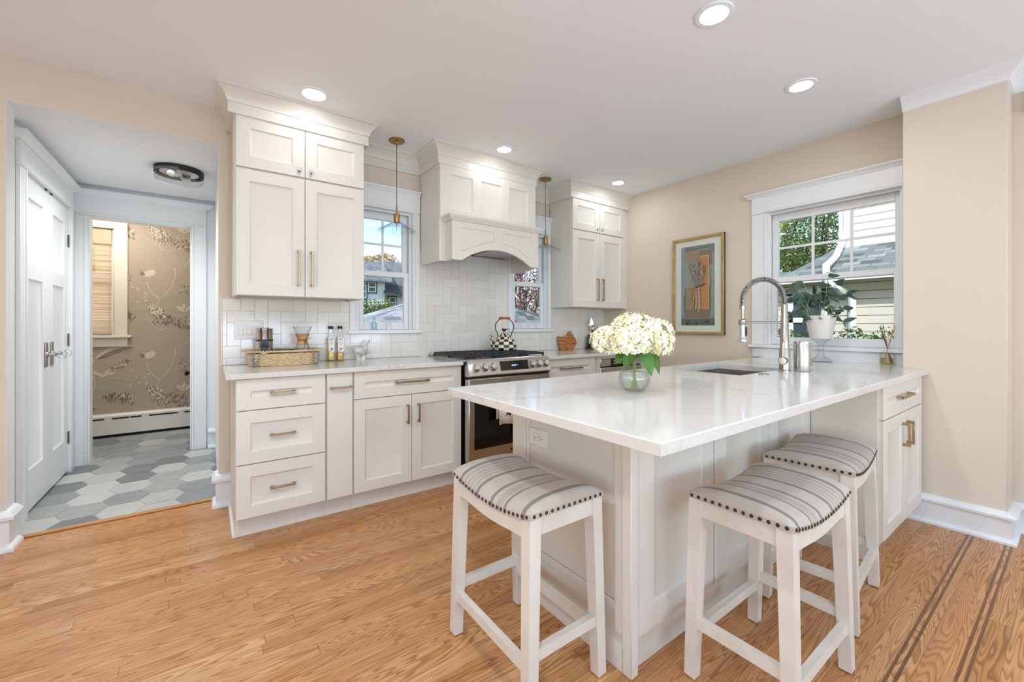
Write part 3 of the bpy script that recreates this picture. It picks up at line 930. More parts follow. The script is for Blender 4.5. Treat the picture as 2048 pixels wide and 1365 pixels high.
# closet double door in the hall
MY = Matrix(((0, -1, 0, HXL), (1, 0, 0, 0), (0, 0, 1, 0), (0, 0, 0, 1)))   # local x -> +Y, local -y -> +X
door_casing('trim_4', MY @ Matrix.Translation((4.23, 0, 0)), 1.01, 2.095, cas=.098, head=.155)
def closet_leaf(n, y0, y1, knob_at):
    root = struct_root('door_%d' % n, (HXL, (y0 + y1) / 2, 0.012))
    mb = MB('trim')
    x_back = HXL - 0.032; t = 0.036; w = y1 - y0
    Nn = Vector((1, 0, 0)); U = Vector((0, 1, 0))
    z0, z1 = 0.02, 2.093
    # stiles and rails around two recessed panels
    fr = .105
    for a, b, c, d in ((0, fr, z0, z1), (w - fr, w, z0, z1)):
        mb.box(x_back, x_back + t, y0 + a, y0 + b, c, d)
    for c, d in ((z0, .27), (1.455, 1.545), (1.955, z1)):
        mb.box(x_back, x_back + t, y0 + fr, y1 - fr, c, d)
    for c, d in ((.27, 1.455), (1.545, 1.955)):
        mb.shaker((x_back, y0 + fr, c), U, Nn, w - 2 * fr, d - c, t=t - .0005, fr=.0, dep=.014, bead=.022, bev=.0)
    part('leaf', mb, root)
    mb = MB('nickel')
    s = 1 if knob_at > (y0 + y1) / 2 else -1
    yk, zk = knob_at, .965
    xf = x_back + t
    mb.box(xf, xf + .008, yk - .028, yk + .028, zk - .085, zk + .085, .004)
    mb.lathe([(0, 0), (.02, 0), (.02, .006), (.009, .012), (.008, .038), (.014, .044), (0, .044)], (xf + .008, yk, zk), 16, (1, 0, 0))
    pl = part('knob_plate', mb, root)
    mb = MB('crystal')
    mb.lathe([(0, 0), (.012, 0), (.017, .008), (.028, .022), (.030, .034), (.024, .046), (.014, .052), (0, .053)], (xf + .05, yk, zk), 10, (1, 0, 0))
    part('knob', mb, pl, 'faceted clear glass knob')
    yh = y0 - .004 if s > 0 else y1 + .004
    for zh in (.28, 1.05, 1.83):
        mb = MB('pewter')
        mb.cyl((xf + .004, yh, zh - .05), (xf + .004, yh, zh + .05), .0065, seg=10)
        mb.box(xf - .002, xf + .002, min(yh, yh + s * .02), max(yh, yh + s * .02), zh - .045, zh + .045)
        part('hinge', mb, root)
    return root
closet_leaf(1, 3.727, 4.2285, 4.165)
closet_leaf(2, 4.2315, 4.733, 4.295)
mb = MB('trim')
for a, b in ((3.724, 3.745), (4.715, 4.736)): mb.box(HXL - .06, HXL - .034, a, b, 0, 2.10)
mb.box(HXL - .06, HXL - .034, 3.724, 4.736, 2.07, 2.10); mb.box(HXL - .06, HXL - .034, 4.21, 4.25, .02, 2.09)
struct('trim_closet_stop', mb, shade=0)
mb = MB('darkgap')
for y in (4.17, 4.29): mb.box(HXL - .004, HXL + .008, y - .022, y + .022, 2.083, 2.092)
struct('trim_closet_catch', mb)

# washroom door folded open against the inner wall, its dark knob showing
root = struct_root('door_3', (-.085, 5.4, 0.01))
mb = MB('trim'); mb.box(-.125, -.09, HYE + .12, 5.70, 0.01, 2.05, .003); part('leaf', mb, root)
mb = MB('bronze')
mb.lathe([(0, 0), (.028, 0), (.028, .006), (.010, .012), (.010, .03), (.024, .042), (.028, .054), (.022, .066), (0, .07)], (-.125, 5.63, .655), 18, (-1, 0, 0))
part('knob', mb, root, 'dark bronze door knob')
mb = MB('pewter'); mb.box(-.131, -.1295, HYE + .03, HYE + .055, .86, .93); struct('trim_strike_plate', mb)

# washroom window with its blind
root = struct_root('window_4', ((BW[0] + BW[1]) / 2, BY, BW[2]))
mb = MB('bathtrim')
c = .105
mb.box(BW[0] - c, BW[0], BY - .022, BY, BW[2], BW[3], .003); mb.box(BW[1], BW[1] + c, BY - .022, BY, BW[2], BW[3], .003)
mb.box(BW[0] - c, BW[1] + c, BY - .024, BY, BW[3], BW[3] + .13, .003)
mb.box(BW[0] - c, BW[1] + c, BY - .02, BY, BW[2] - .12, BW[2] - .028, .003)
for a, b in ((BW[0] + .0006, BW[0] + .015), (BW[1] - .015, BW[1] - .0006)): mb.box(a, b, BY - .001, BY + .119, BW[2] + .0005, BW[3] - .0005)
part('casing', mb, root)
mb = MB('bathtrim'); mb.box(BW[0] - c - .03, BW[1] + c + .03, BY - .055, BY + .1, BW[2] - .028, BW[2], .006); part('sill', mb, root)
mb = MB('trim'); 
for a, b, z0, z1 in ((BW[0] + .015, BW[0] + .055, BW[2], BW[3]), (BW[1] - .055, BW[1] - .015, BW[2], BW[3]), (BW[0] + .05, BW[1] - .05, BW[2], BW[2] + .06), (BW[0] + .05, BW[1] - .05, BW[3] - .06, BW[3]), (BW[0] + .05, BW[1] - .05, 1.6, 1.65)):
    mb.box(a, b, BY + .07, BY + (.1 if b - a < .05 else .098), z0, z1)
part('sash', mb, root)
bl = thing('bamboo_blind', 'woven bamboo roman blind lowered over the washroom window', 'blind', ((BW[0] + BW[1]) / 2, BY + .02, BW[3]))
mb = MB('bamboo')
mb.box(BW[0] + .02, BW[1] - .028, BY + .022, BY + .026, BW[2] + .012, BW[3] - .01)
part('slat_panel', mb, bl)
mb = MB('bamboo_v'); mb.box(BW[0] + .018, BW[1] - .024, BY + .004, BY + .012, BW[3] - .16, BW[3] - .004); part('valance', mb, bl)
mb = MB('cork'); mb.cyl((-.935, BY + .0, 1.80), (-.935, BY + .0, 2.02), .0012, seg=6)
mb.lathe([(0, 0), (.009, .004), (.010, .03), (.004, .062), (0, .064)], (-.935, BY + .0, 1.735), 10)
part('pull_cord', mb, bl)

rd = thing('baseboard_heater', 'long low enamel baseboard heater under the floral wallpaper', 'heater', (-.7, 5.96, 0))
mb = MB('rad')
mb.prism([(-1.69, 5.93, .035), (-1.69, 5.93, .225), (-1.69, 5.945, .242), (-1.69, 5.988, .246), (-1.69, 5.988, .035)], (1.76, 0, 0))
part('cover', mb, rd)
mb = MB('darkgap')
for a, b in ((-1.3, -.86), (-.79, -.67), (-.65, -.57), (-.50, -.27), (-.2, .02)):
    r_ = .008
    pts = [(a + r_ * math.cos(t), 5.9294, .198 + r_ * math.sin(t)) for t in [PI / 2 + k * PI / 6 for k in range(7)]] + [(b + r_ * math.cos(t), 5.9294, .198 + r_ * math.sin(t)) for t in [-PI / 2 + k * PI / 6 for k in range(7)]]
    mb.prism(pts, (0, .002, 0))
mb.box(-1.69, .07, 5.945, 5.985, .0, .035)
part('vent_slots', mb, rd)

# ------------------------------------------------------------------ double-hung windows
def window(n, M, w, z0, z1, cl, cr, head, ncols, apron=False, hornL=.018, hornR=.018, capL=True, capR=True, meet=1.555):
    root = struct_root('window_%d' % n, M @ Vector((0, 0, z0)))
    h = w / 2
    mb = MB('trim').at(M)
    mb.box(-h - cl, -h, -.02, 0, z0, z1, .003); mb.box(h, h + cr, -.02, 0, z0, z1, .003)
    mb.box(-h - .018, -h + .004, -.026, .0114, z0 + .0004, z1 - .0004, .004); mb.box(h - .004, h + .018, -.026, .0114, z0 + .0004, z1 - .0004, .004)
    L, Rr = -h - cl, h + cr
    mb.box(L, Rr, -.022, 0, z1, z1 + head, .002)
    mb.box(-h - .018, h + .018, -.03, .012, z1 - .004, z1 + .016, .005)
    zt = z1 + head
    prof = [(0, zt - .006), (.024, zt - .006), (.028, zt), (.036, zt + .014), (.048, zt + .022), (.05, zt + .032), (0, zt + .032)]
    path = ([(L, 0.0)] if capL else []) + [(L, -.002), (Rr, -.002)] + ([(Rr, 0.0)] if capR else [])
    mb.sweep(path, prof)
    if apron: mb.box(L + .004, Rr - .004, -.018, 0, z0 - .03 - .075, z0 - .03, .003)
    part('casing', mb, root)
    mb = MB('trim').at(M); mb.box(L - hornL, Rr + hornR, -.046, .115, z0 - .028, z0, .005); part('sill', mb, root)
    mb = MB('trim').at(M)
    mb.box(-h - .012, -h + .006, .0, .115, z0, z1); mb.box(h - .006, h + .012, .0, .115, z0, z1); mb.box(-h - .002, h + .002, .0006, .1144, z1 - .006, z1 + .02)
    mb.box(-h + .006, -h + .020, .012, .030, z0, z1); mb.box(h - .020, h - .006, .012, .030, z0, z1); mb.box(-h, h, .0126, .0294, z1 - .02, z1 - .0004)
    part('jamb', mb, root)
    s = h - .012
    def sash(nm, y0, y1, za, zb, bt, tp, st=.044):
        mb = MB('trim').at(M)
        mb.box(-s, -s + st, y0, y1, za, zb, .003); mb.box(s - st, s, y0, y1, za, zb, .003)
        mb.box(-s + st - .002, s - st + .002, y0 + .0006, y1 - .0006, za + .0004, za + bt, .003); mb.box(-s + st - .002, s - st + .002, y0 + .0006, y1 - .0006, zb - tp, zb - .0004, .003)
        return part(nm, mb, root), (-s + st, s - st, za + bt, zb - tp)
    lo, lg = sash('sash', .034, .064, z0 + .002, meet, .060, .044)
    up, ug = sash('sash', .066, .096, meet - .045, z1 - .012, .044, .062)
    for sh, g_, y in ((lo, lg, .049), (up, ug, .081)):
        mb = MB('pane').at(M); mb.box(g_[0] - .004, g_[1] + .004, y - .002, y + .002, g_[2] - .004, g_[3] + .004); part('pane', mb, sh, shade=0)
    mb = MB('trim').at(M)
    for i in range(1, ncols):
        x = ug[0] + (ug[1] - ug[0]) * i / ncols
        mb.box(x - .009, x + .009, .072, .079, ug[2], ug[3])
    zm = (ug[2] + ug[3]) / 2 + .01
    mb.box(ug[0], ug[1], .0722, .0788, zm - .009, zm + .009)
    part('muntin', mb, up, shade=0)
    mb = MB('plate').at(M); mb.lathe([(0, 0), (.014, 0), (.014, .006), (0, .008)], (0, .05, meet), 12); mb.box(-.03, .002, .044, .056, meet + .004, meet + .012, .003); part('latch', mb, lo)
    return root
MB_ = lambda x: Matrix.Translation((x, YW, 0))
window(1, MB_((WIN_A[0] + WIN_A[1]) / 2), WIN_A[1] - WIN_A[0], WZ0, WZ1, .062, .062, .14, 2, capR=False, hornR=.01, meet=1.60)
window(2, MB_((WIN_B[0] + WIN_B[1]) / 2), WIN_B[1] - WIN_B[0], WZ0, WZ1, .062, .05, .14, 2, capL=False, hornL=.0, hornR=.012, meet=1.60)
MS = Matrix(((0, 1, 0, XW), (-1, 0, 0, sum(WIN_S) / 2), (0, 0, 1, 0), (0, 0, 0, 1)))    # local x -> -Y, local y -> +X
window(3, MS, WIN_S[1] - WIN_S[0], SZ0, SZ1, .115, .042, .138, 3, apron=True, capR=False, hornR=.0, hornL=.02)
# ------------------------------------------------------------------ cabinets
UX, UY = Vector((1, 0, 0)), Vector((0, 1, 0))
NX, NY = Vector((-1, 0, 0)), Vector((0, -1, 0))
UZ = Vector((0, 0, 1))
def pull(c, A, Nn, L, key='brass'):
    """Square bar pull: c on the face, A along the bar, Nn out of the face."""
    mb = MB(key); c, A, Nn = Vector(c), Vector(A), Vector(Nn); B = A.cross(Nn)
    for s in (-1, 1):
        p = c + A * s * (L / 2 - .007)
        mb.obox(p + Nn * .014, A, B, Nn, .007, .0068, .014, .0012)
    mb.obox(c + Nn * .027, A, B, Nn, L / 2, .0055, .0055, .0012)
    return mb
def front(root, name, o, U, Nn, w, h, handle=None, fr=.066, slab=False, hl=None):
    mb = MB('cab')
    o = Vector(o)
    if slab:
        mb.shaker(o, U, Nn, w, h, fr=w * .25, dep=0.0, bead=.001)
    else:
        mb.shaker(o, U, Nn, w, h, fr=fr)
    d = part(name, mb, root)
    if handle:
        kind, ca, cz, L = handle
        c = o + Vector(U) * ca + UZ * cz + Vector(Nn) * (0.011 if (kind == 'H' and not slab) else .02)
        part('handle', pull(c, Vector(U) if kind == 'H' else UZ, Nn, L), d)
    return d
def knob_part(c, Nn, parent):
    mb = MB('chrome'); mb.lathe([(0, 0), (.010, 0), (.010, .004), (.005, .006), (.005, .012)], c, 12, Nn)
    k = part('knob_base', mb, parent)
    mb = MB('crystal'); mb.lathe([(0, .010), (.007, .010), (.016, .020), (.0165, .028), (.010, .034), (0, .035)], c, 8, Nn, a0=.4)
    part('knob', mb, k, 'faceted crystal knob')

YF = 2.705      # back of the base fronts, faces at YF-.02
def base_carcass(root, x0, x1, toe=True, y0=None, y1=YW - .012, side_l=False, side_r=False):
    y0 = YF if y0 is None else y0
    mb = MB('cab'); mb.box(x0, x1, y0 + .001, y1, .105, .874)
    part('carcass', mb, root, shade=0)
    if toe:
        mb = MB('cab'); mb.box(x0, x1, y0 + .045, y0 + .063, 0, .105); part('toe_kick', mb, root, shade=0)

# drawer base
t = thing('base_cabinet', 'white base cabinet with three stacked drawers beside the hall doorway', 'cabinet', (.35, 2.98, 0), 'white base cabinets under the coffee counter')
base_carcass(t, .142, .5775)
mb = MB('cab'); mb.box(.122, .1415, YF - .002, YW - .012, .10, .874); mb.box(.122, .1415, YF + .045, YW - .012, 0, .10)
part('end_panel', mb, t, shade=0)
mb = MB('trim'); mb.sweep([(.122, 3.25), (.122, 2.75)], [(0, 0), (.014, 0), (.012, .012), (0, .018)]); part('shoe_moulding', mb, t)
for z0, z1 in ((.703, .872), (.409, .698), (.115, .404)):
    front(t, 'drawer', (.124, YF, z0), UX, NY, .448, z1 - z0, ('H', .224, (z1 - z0) / 2, .125))
# pull-out
t = thing('base_cabinet', 'narrow white pull-out cabinet with one plain tall front', 'cabinet', (.655, 2.98, 0), 'white base cabinets under the coffee counter')
base_carcass(t, .5785, .7335)
front(t, 'door', (.582, YF, .115), UX, NY, .147, .757, ('H', .077, .672, .125), slab=True)
# double door base
t = thing('base_cabinet', 'wide white base cabinet with a drawer over two doors next to the range', 'cabinet', (1.117, 2.98, 0), 'white base cabinets under the coffee counter')
base_carcass(t, .7345, 1.4985)
front(t, 'drawer', (.739, YF, .703), UX, NY, .757, .169, ('H', .383, .085, .235))
front(t, 'door', (.739, YF, .115), UX, NY, .3765, .583, ('V', .346, .458, .125))
front(t, 'door', (1.1195, YF, .115), UX, NY, .3765, .583, ('V', .042, .458, .125))
# beyond the range
t = thing('base_cabinet', 'white base cabinet with a drawer in the corner past the range', 'cabinet', (2.62, 2.98, 0), 'white base cabinets under the corner counter')
base_carcass(t, 2.292, 2.94)
front(t, 'drawer', (2.30, YF, .703), UX, NY, .61, .169, ('H', .30, .085, .26))
front(t, 'door', (2.30, YF, .115), UX, NY, .303, .583, ('V', .27, .458, .125)); front(t, 'door', (2.607, YF, .115), UX, NY, .303, .583, ('V', .035, .458, .125))
t = thing('base_cabinet', 'white corner cabinet that houses the drawer microwave', 'cabinet', (3.32, 2.98, 0), 'white base cabinets under the corner counter')
mb = MB('cab'); mb.box(2.941, XW - .012, YF + .02, YW - .012, .105, .874); part('carcass', mb, t, shade=0)
mb = MB('cab'); mb.box(2.941, 2.972, YF - .018, YF + .02, .105, .874); mb.box(3.585, XW - .012, YF - .018, YF + .02, .105, .874); mb.box(2.972, 3.585, YF - .018, YF + .02, .848, .874); mb.box(2.972, 3.585, YF - .018, YF + .02, .105, .43)
part('face_frame', mb, t, shade=0)
mw = thing('drawer_microwave', 'stainless drawer microwave with a black keypad built under the corner counter', 'microwave', (3.28, 2.7, .43))
mb = MB('steel'); mb.box(2.974, 3.583, YF - .024, YF + .015, .432, .765, .004); mb.box(2.974, 3.12, YF - .022, YF + .015, .775, .845, .003); mb.box(3.44, 3.583, YF - .022, YF + .015, .775, .845, .003); part('drawer', mb, mw)
mb = MB('blackglass'); mb.box(3.12, 3.44, YF - .024, YF + .015, .772, .846, .002); part('keypad', mb, mw)
mb = MB('darkgap'); mb.box(2.974, 3.583, YF + .0, YF + .016, .765, .775); part('gap', mb, mw, shade=0)
mb = MB('label'); 
for i in range(9):
    for j in range(2): mb.box(3.16 + i * .028, 3.172 + i * .028, YF - .0246, YF - .024, .795 + j * .024, .803 + j * .024)
part('key_print', mb, mw, shade=0)

# counters along the range wall
t = solo('countertop', MB('quartz').box(.078, 1.499, 2.655, YW - .012, .876, .906, .003), 'white veined quartz countertop carrying the basket and oil bottles', 'countertop', 'quartz counters')
t = solo('countertop', MB('quartz').box(2.291, XW - .012, 2.655, YW - .012, .876, .906, .003), 'short quartz countertop in the far corner beyond the range', 'countertop', 'quartz counters')

# upper cabinets
def upper(x0, x1, dx0, dx1, label, filler=False):
    t = thing('wall_cabinet', label, 'cabinet', ((x0 + x1) / 2, 3.12, 1.345), 'tall white wall cabinets')
    mb = MB('cab'); mb.box(x0, x1, 2.971, YW - .012, 1.37, 2.42); mb.box(x0, x0 + .019, 2.971, YW - .012, 1.345, 1.37); mb.box(x1 - .019, x1, 2.971, YW - .012, 1.345, 1.37)
    mb.box(x0 + .019, x1 - .019, 2.971, 2.992, 1.345, 1.37)
    part('carcass', mb, t, shade=0)
    if filler:
        mb = MB('cab'); mb.box(x1, XW - .001, 2.965, 2.985, 1.345, 2.42); part('filler', mb, t, shade=0)
    w = (dx1 - dx0 - .003) / 2
    for i, xx in enumerate((dx0, dx0 + w + .003)):
        d = front(t, 'door', (xx, 2.97, 1.347), UX, NY, w, .752, ('V', w - .037 if i == 0 else .035, .18, .225), fr=.068)
        d2 = front(t, 'door', (xx, 2.97, 2.111), UX, NY, w, .303, None, fr=.068)
        knob_part((xx + (w - .034 if i == 0 else .032), 2.95, 2.145), NY, d2)
    return t
upper(.127, .8775, .136, .878, 'tall white wall cabinet with crystal knobs above the coffee basket')
upper(2.872, 3.645, 2.877, 3.643, 'tall white wall cabinet in the far corner above the wooden board', filler=True)

# ------------------------------------------------------------------ range hood
h = thing('range_hood', 'white panelled range hood with an arched valance over the range', 'range hood', (1.91, 3.1, 1.66))
mb = MB('cab')
mb.box(1.44, 1.46, 2.931, YW - .012, 1.664, 2.42); mb.box(2.365, 2.385, 2.931, YW - .012, 1.664, 2.42)
mb.box(1.46, 1.50, 2.9312, 2.95, 1.664, 2.42); mb.box(2.325, 2.365, 2.9312, 2.95, 1.664, 2.42)
mb.box(1.50, 2.325, 2.9312, 2.95, 1.97, 2.42)
mb.box(1.46, 2.365, 2.95, YW - .012, 1.90, 1.95)
part('box', mb, h, shade=0)
mb = MB('cab')
pw, g = .245, 0
o = (1.442, 2.931, 1.99)
# three recessed panels in one frame, built as three framed fields side by side
W3 = .941; H3 = 2.4105 - 1.99
edges = [(0, .078, .048), (0, 0, 0)]
xs = [(0.0, .33, .09, .04), (.33, .33 + .281, .04, .04), (.611, .941, .04, .09)]
for a, b, fl, frr in xs:
    mb.shaker((1.442 + a, 2.931, 1.99), UX, NY, b - a, H3, t=.012, frs=(fl, frr, .085, .066), bev=.0003, dep=.009)
part('panel_front', mb, h)
# ledge moulding around the valance
LX0, LX1, LY = 1.49, 2.332, 2.815
mb = MB('cab')
led = [(0, 1.962), (.012, 1.962), (.014, 1.970), (.030, 1.984), (.034, 1.992), (.034, 2.004), (0, 2.004)]
mb.sweep([(LX0, 2.93), (LX0, LY), (LX1, LY), (LX1, 2.93)], led)
mb.box(LX0, LX1, LY, 2.93, 1.985, 2.003)
part('ledge', mb, h)
def valance():
    mb = MB('cab')
    zb, zt = 1.664, 1.985
    xa, xb, rise = LX0 + .085, LX1 - .085, .108
    n = 28
    def arch(x, up=0.0, ia=xa, ib=xb, rs=rise):
        if x <= ia or x >= ib: return zb + up
        u = (x - (ia + ib) / 2) / ((ib - ia) / 2)
        return zb + up + rs * (1 - u * u) ** .5 * (1 if abs(u) < 1 else 0) * 1.0 if False else zb + up + rs * (1 - abs(u) ** 2.1)
    xs_ = [LX0, xa] + [xa + (xb - xa) * k / n for k in range(1, n)] + [xb, LX1]
    for x0, x1 in zip(xs_, xs_[1:]):
        z0, z1 = arch(x0), arch(x1)
        F = [mb.v((x0, LY, z0)), mb.v((x1, LY, z1)), mb.v((x1, LY, zt)), mb.v((x0, LY, zt))]
        B = [mb.v((x0, LY + .02, z0)), mb.v((x1, LY + .02, z1)), mb.v((x1, LY + .02, zt)), mb.v((x0, LY + .02, zt))]
        mb.f(F); mb.f(B[::-1]); mb.f([F[0], B[0], B[1], F[1]])
    mb.box(LX0, LX0 + .02, LY + .0005, 2.932, zb, zt); mb.box(LX1 - .02, LX1, LY + .0005, 2.932, zb, zt)
    bmesh.ops.remove_doubles(mb.bm, verts=mb.bm.verts, dist=1e-5)
    part('valance', mb, h)
    # applied frame mould outlining two sunken fields over the arch
    mb = MB('cab')
    xm = (LX0 + LX1) / 2
    for s in (-1, 1):
        xo, xi = xm + s * (LX1 - LX0) * .405, xm + s * .045
        ztp = 1.915
        line = [(xi, arch(xi, .062)), (xi, ztp), (xo, ztp), (xo, arch(xo, .07) + .008)]
        m = 14
        line += [(xo + (xi - xo) * k / m, max(arch(xo + (xi - xo) * k / m, .062), arch(xo, .07))) for k in range(1, m)]
        pts = [(x, LY - .0005, z) for x, z in line]
        mb.tube(pts, .0045, 6, closed=True)
    part('bead', mb, h)
valance()
mb = MB('steel'); mb.box(1.512, 2.31, 2.86, 3.27, 1.79, 1.815); 
part('liner', mb, h, 'brushed steel hood liner', shade=0)
mb = MB('darkgap'); mb.box(1.90, 1.906, 2.88, 3.25, 1.788, 1.7905); mb.box(1.56, 2.26, 3.235, 3.243, 1.788, 1.7905); part('filter_seam', mb, h, shade=0)

# ------------------------------------------------------------------ tiled backsplash
def backsplash():
    rnd = random.Random(3)
    regs = [(.078, .868, .907, 1.3445), (.868, 1.432, .907, 1.0995), (1.432, 2.338, .90, 1.789), (2.338, 2.902, .907, 1.0995), (2.902, XW - .001, .907, 1.3445)]
    mb = MB('grout')
    for a, b, c, d in regs: mb.box(a, b, YW - .0083, YW - .0005, c, d)
    w, g = .0775, .0009
    x_o, z_o = .102, .8735
    def clip_add(x0, x1, z0, z1):
        for a, b, c, d in regs:
            p, q, r_, s_ = max(x0, a), min(x1, b), max(z0, c), min(z1, d)
            if q - p > .004 and s_ - r_ > .004:
                mb.m(rnd.choice(('tile', 'tile', 'tile_b')))
                tl = rnd.uniform(0, .0004)
                mb.box(p + g, q - g, YW - .0098 - tl, YW - .0055, r_ + g, s_ - g, .001)
    for i in range(-2, 50):
        for j in range(-1, 14):
            k = (i + j) % 4
            if k == 0: clip_add(x_o + i * w, x_o + (i + 2) * w, z_o + j * w, z_o + (j + 1) * w)
            elif k == 2: clip_add(x_o + i * w, x_o + (i + 1) * w, z_o + j * w, z_o + (j + 2) * w)
    mb.m('tile'); mb.box(.068, .078, YW - .011, YW - .0005, .907, 1.352, .003); mb.box(.078, .125, YW - .011, YW - .0005, 1.3448, 1.352, .003)
    solo('backsplash', mb, 'glossy white herringbone tile backsplash behind the range and counters', 'backsplash')
backsplash()

def device_plate(root, M, gangs):
    """gangs: list of (centre x, kind)."""
    for cx, kind in gangs:
        if kind == 'switch':
            mb = MB('plate').at(M); mb.box(cx - .0165, cx + .0165, -.0095, -.006, -.034, .034, .001); mb.box(cx - .0135, cx + .0135, -.0125, -.009, -.031, .0, .002); mb.box(cx - .0135, cx + .0135, -.011, -.009, .0, .031, .002)
            part('switch', mb, root)
        else:
            mb = MB('plate').at(M); mb.box(cx - .0165, cx + .0165, -.0095, -.006, -.034, .034, .001); o = part('receptacle', mb, root)
            mb = MB('darkgap').at(M)
            for zz in (-.019, .019):
                mb.box(cx - .0075, cx - .0055, -.0102, -.0095, zz - .001, zz + .008); mb.box(cx + .0055, cx + .0075, -.0102, -.0095, zz - .001, zz + .008)
                mb.lathe([(0, 0), (.0026, 0), (.0026, .0008), (0, .0008)], (cx, -.0095, zz - .009), 8, (0, -1, 0))
            part('slot', mb, o)
t = thing('switch_plate', 'three-gang white switch and outlet plate on the tiles above the basket', 'switch', (.224, YW - .011, 1.135))
M = Matrix.Translation((.224, YW - .0105, 1.135))
mb = MB('plate').at(M); mb.box(-.082, .082, -.0065, 0, -.062, .062, .003); part('plate', mb, t)
device_plate(t, M, [(-.046, 'switch'), (0, 'switch'), (.046, 'outlet')])

# ------------------------------------------------------------------ range
r = thing('gas_range', 'stainless gas range with a black oven window under the hood', 'stove', (1.895, 2.95, 0))
RX0, RX1 = 1.512, 2.278
mb = MB('black'); mb.box(RX0 + .004, RX1 - .004, 2.665, 3.268, .012, .895); part('body', mb, r, shade=0)
mb = MB('steel'); mb.box(RX0 - .004, RX1 + .004, 2.655, 3.272, .8955, .9115, .003); mb.box(RX0, RX1, 3.20, 3.272, .911, .93, .003); part('cooktop', mb, r)
mb = MB('steel')
cp = [(RX0, 2.665, .915), (RX0, 2.64, .915), (RX0, 2.628, .905), (RX0, 2.595, .800), (RX0, 2.60, .792), (RX0, 2.665, .792)]
mb.prism(cp, (RX1 - RX0, 0, 0)); cpart = part('control_panel', mb, r)
dN = Vector((0, -.1, .035)).normalized(); dN = Vector((0, -math.cos(R(17.4)), math.sin(R(17.4))))
def cpt(x, f_): return Vector((x, 2.628 + (2.595 - 2.628) * f_, .905 + (.80 - .905) * f_))
mb = MB('blackglass'); c = cpt(1.925, .46); mb.obox(c + dN * .0005, UX, dN.cross(UX), dN, .134, .036, .002); part('display', mb, cpart)
mb = MB('display')
for i, hgt in enumerate((1, 1, 1, 1)):
    mb.obox(cpt(1.90 + i * .012, .46) + dN * .0028, UX, dN.cross(UX), dN, .0028, .006 if i % 2 else .007, .0003)
mb.obox(cpt(1.955, .46) + dN * .0028, UX, dN.cross(UX), dN, .004, .001, .0003)
part('clock_digits', mb, cpart, shade=0)
for x in (1.582, 1.655, 1.728, 2.096, 2.166, 2.236):
    c = cpt(x, .48)
    mb = MB('steel'); mb.lathe([(0, 0), (.031, 0), (.031, .004), (.029, .007), (.026, .012), (.024, .030), (.021, .033), (0, .034)], c, 24, dN)
    mb.obox(c + dN * .035, Vector((0, 0, 1)).cross(dN).cross(dN), UX, dN, .021, .0052, .007, .002)
    part('knob', mb, cpart)
mb = MB('darkgap'); mb.box(RX0 + .002, RX1 - .002, 2.612, 2.665, .777, .7915); mb.box(RX0 + .002, RX1 - .002, 2.622, 2.665, .156, .170); part('gap', mb, r, shade=0)
mb = MB('steel'); mb.box(RX0, RX1, 2.602, 2.664, .17, .777, .006); door = part('door', mb, r)
mb = MB('blackglass'); mb.box(RX0 + .045, RX1 - .045, 2.6005, 2.604, .262, .655, .002); part('window', mb, door)
mb = MB('steel')
mb.cyl((RX0 + .02, 2.548, .715), (RX1 - .02, 2.548, .715), .0125, seg=16)
for x in (RX0 + .035, RX1 - .035): mb.bar((x, 2.602, .715), (x, 2.55, .715), .022, .02)
part('handle', mb, door)
# round badge and two letters on the door foot
mb = MB('steel_dark'); mb.lathe([(0, 0), (.0105, 0), (.0105, .0008), (0, .0008)], (1.888, 2.602, .218), 20, (0, -1, 0))
def letter_bars(mb, segs, w=.003):
    for (x0, z0, x1, z1) in segs: mb.box(min(x0, x1) - w / 2, max(x0, x1) + w / 2, 2.6008, 2.6022, min(z0, z1) - w / 2, max(z0, z1) + w / 2)
letter_bars(mb, [(1.906, .210, 1.906, .226), (1.906, .210, 1.915, .210)])
letter_bars(mb, [(1.922, .210, 1.922, .226), (1.922, .210, 1.933, .210), (1.922, .226, 1.933, .226), (1.933, .210, 1.933, .217), (1.928, .217, 1.933, .217)])
part('logo', mb, door, shade=0)
mb = MB('steel'); mb.box(RX0, RX1, 2.612, 2.664, .035, .156, .005); part('drawer', mb, r)
mb = MB('iron')
for gx0, gx1 in ((RX0 + .008, 1.765), (1.768, 2.022), (2.025, RX1 - .008)):
    y0, y1, z = 2.672, 3.19, .944
    for y in (y0, y1): mb.box(gx0, gx1, y - .006, y + .006, z - .016, z, .003)
    for x in (gx0 + .006, gx1 - .006): mb.box(x - .006, x + .006, y0, y1, z - .016, z, .003)
    mb.box(gx0, gx1, 2.925, 2.937, z - .014, z, .003)
    xc = (gx0 + gx1) / 2
    mb.box(xc - .005, xc + .005, y0, y1, z - .012, z + .001, .002)
    for yc in (2.80, 3.06):
        mb.box(gx0, gx1, yc - .005, yc + .005, z - .012, z + .001, .002)
        for sx in (-1, 1):
            for sy in (-1, 1): mb.bar((xc + sx * .03, yc + sy * .03, z - .006), (xc + sx * .075, yc + sy * .075, z - .006), .009, .011)
    for x in (gx0 + .006, gx1 - .006):
        for y in (y0 + .004, 2.931, y1 - .004): mb.box(x - .006, x + .006, y - .006, y + .006, .9115, z - .012)
part('grate', mb, r)
for xc in (1.64, 1.895, 2.15):
    for yc in (2.80, 3.06):
        mb = MB('black'); mb.lathe([(0, .9115), (.045, .9115), (.045, .918), (.036, .920), (.034, .929), (0, .931)], (xc, yc, 0), 20)
        part('burner', mb, r)

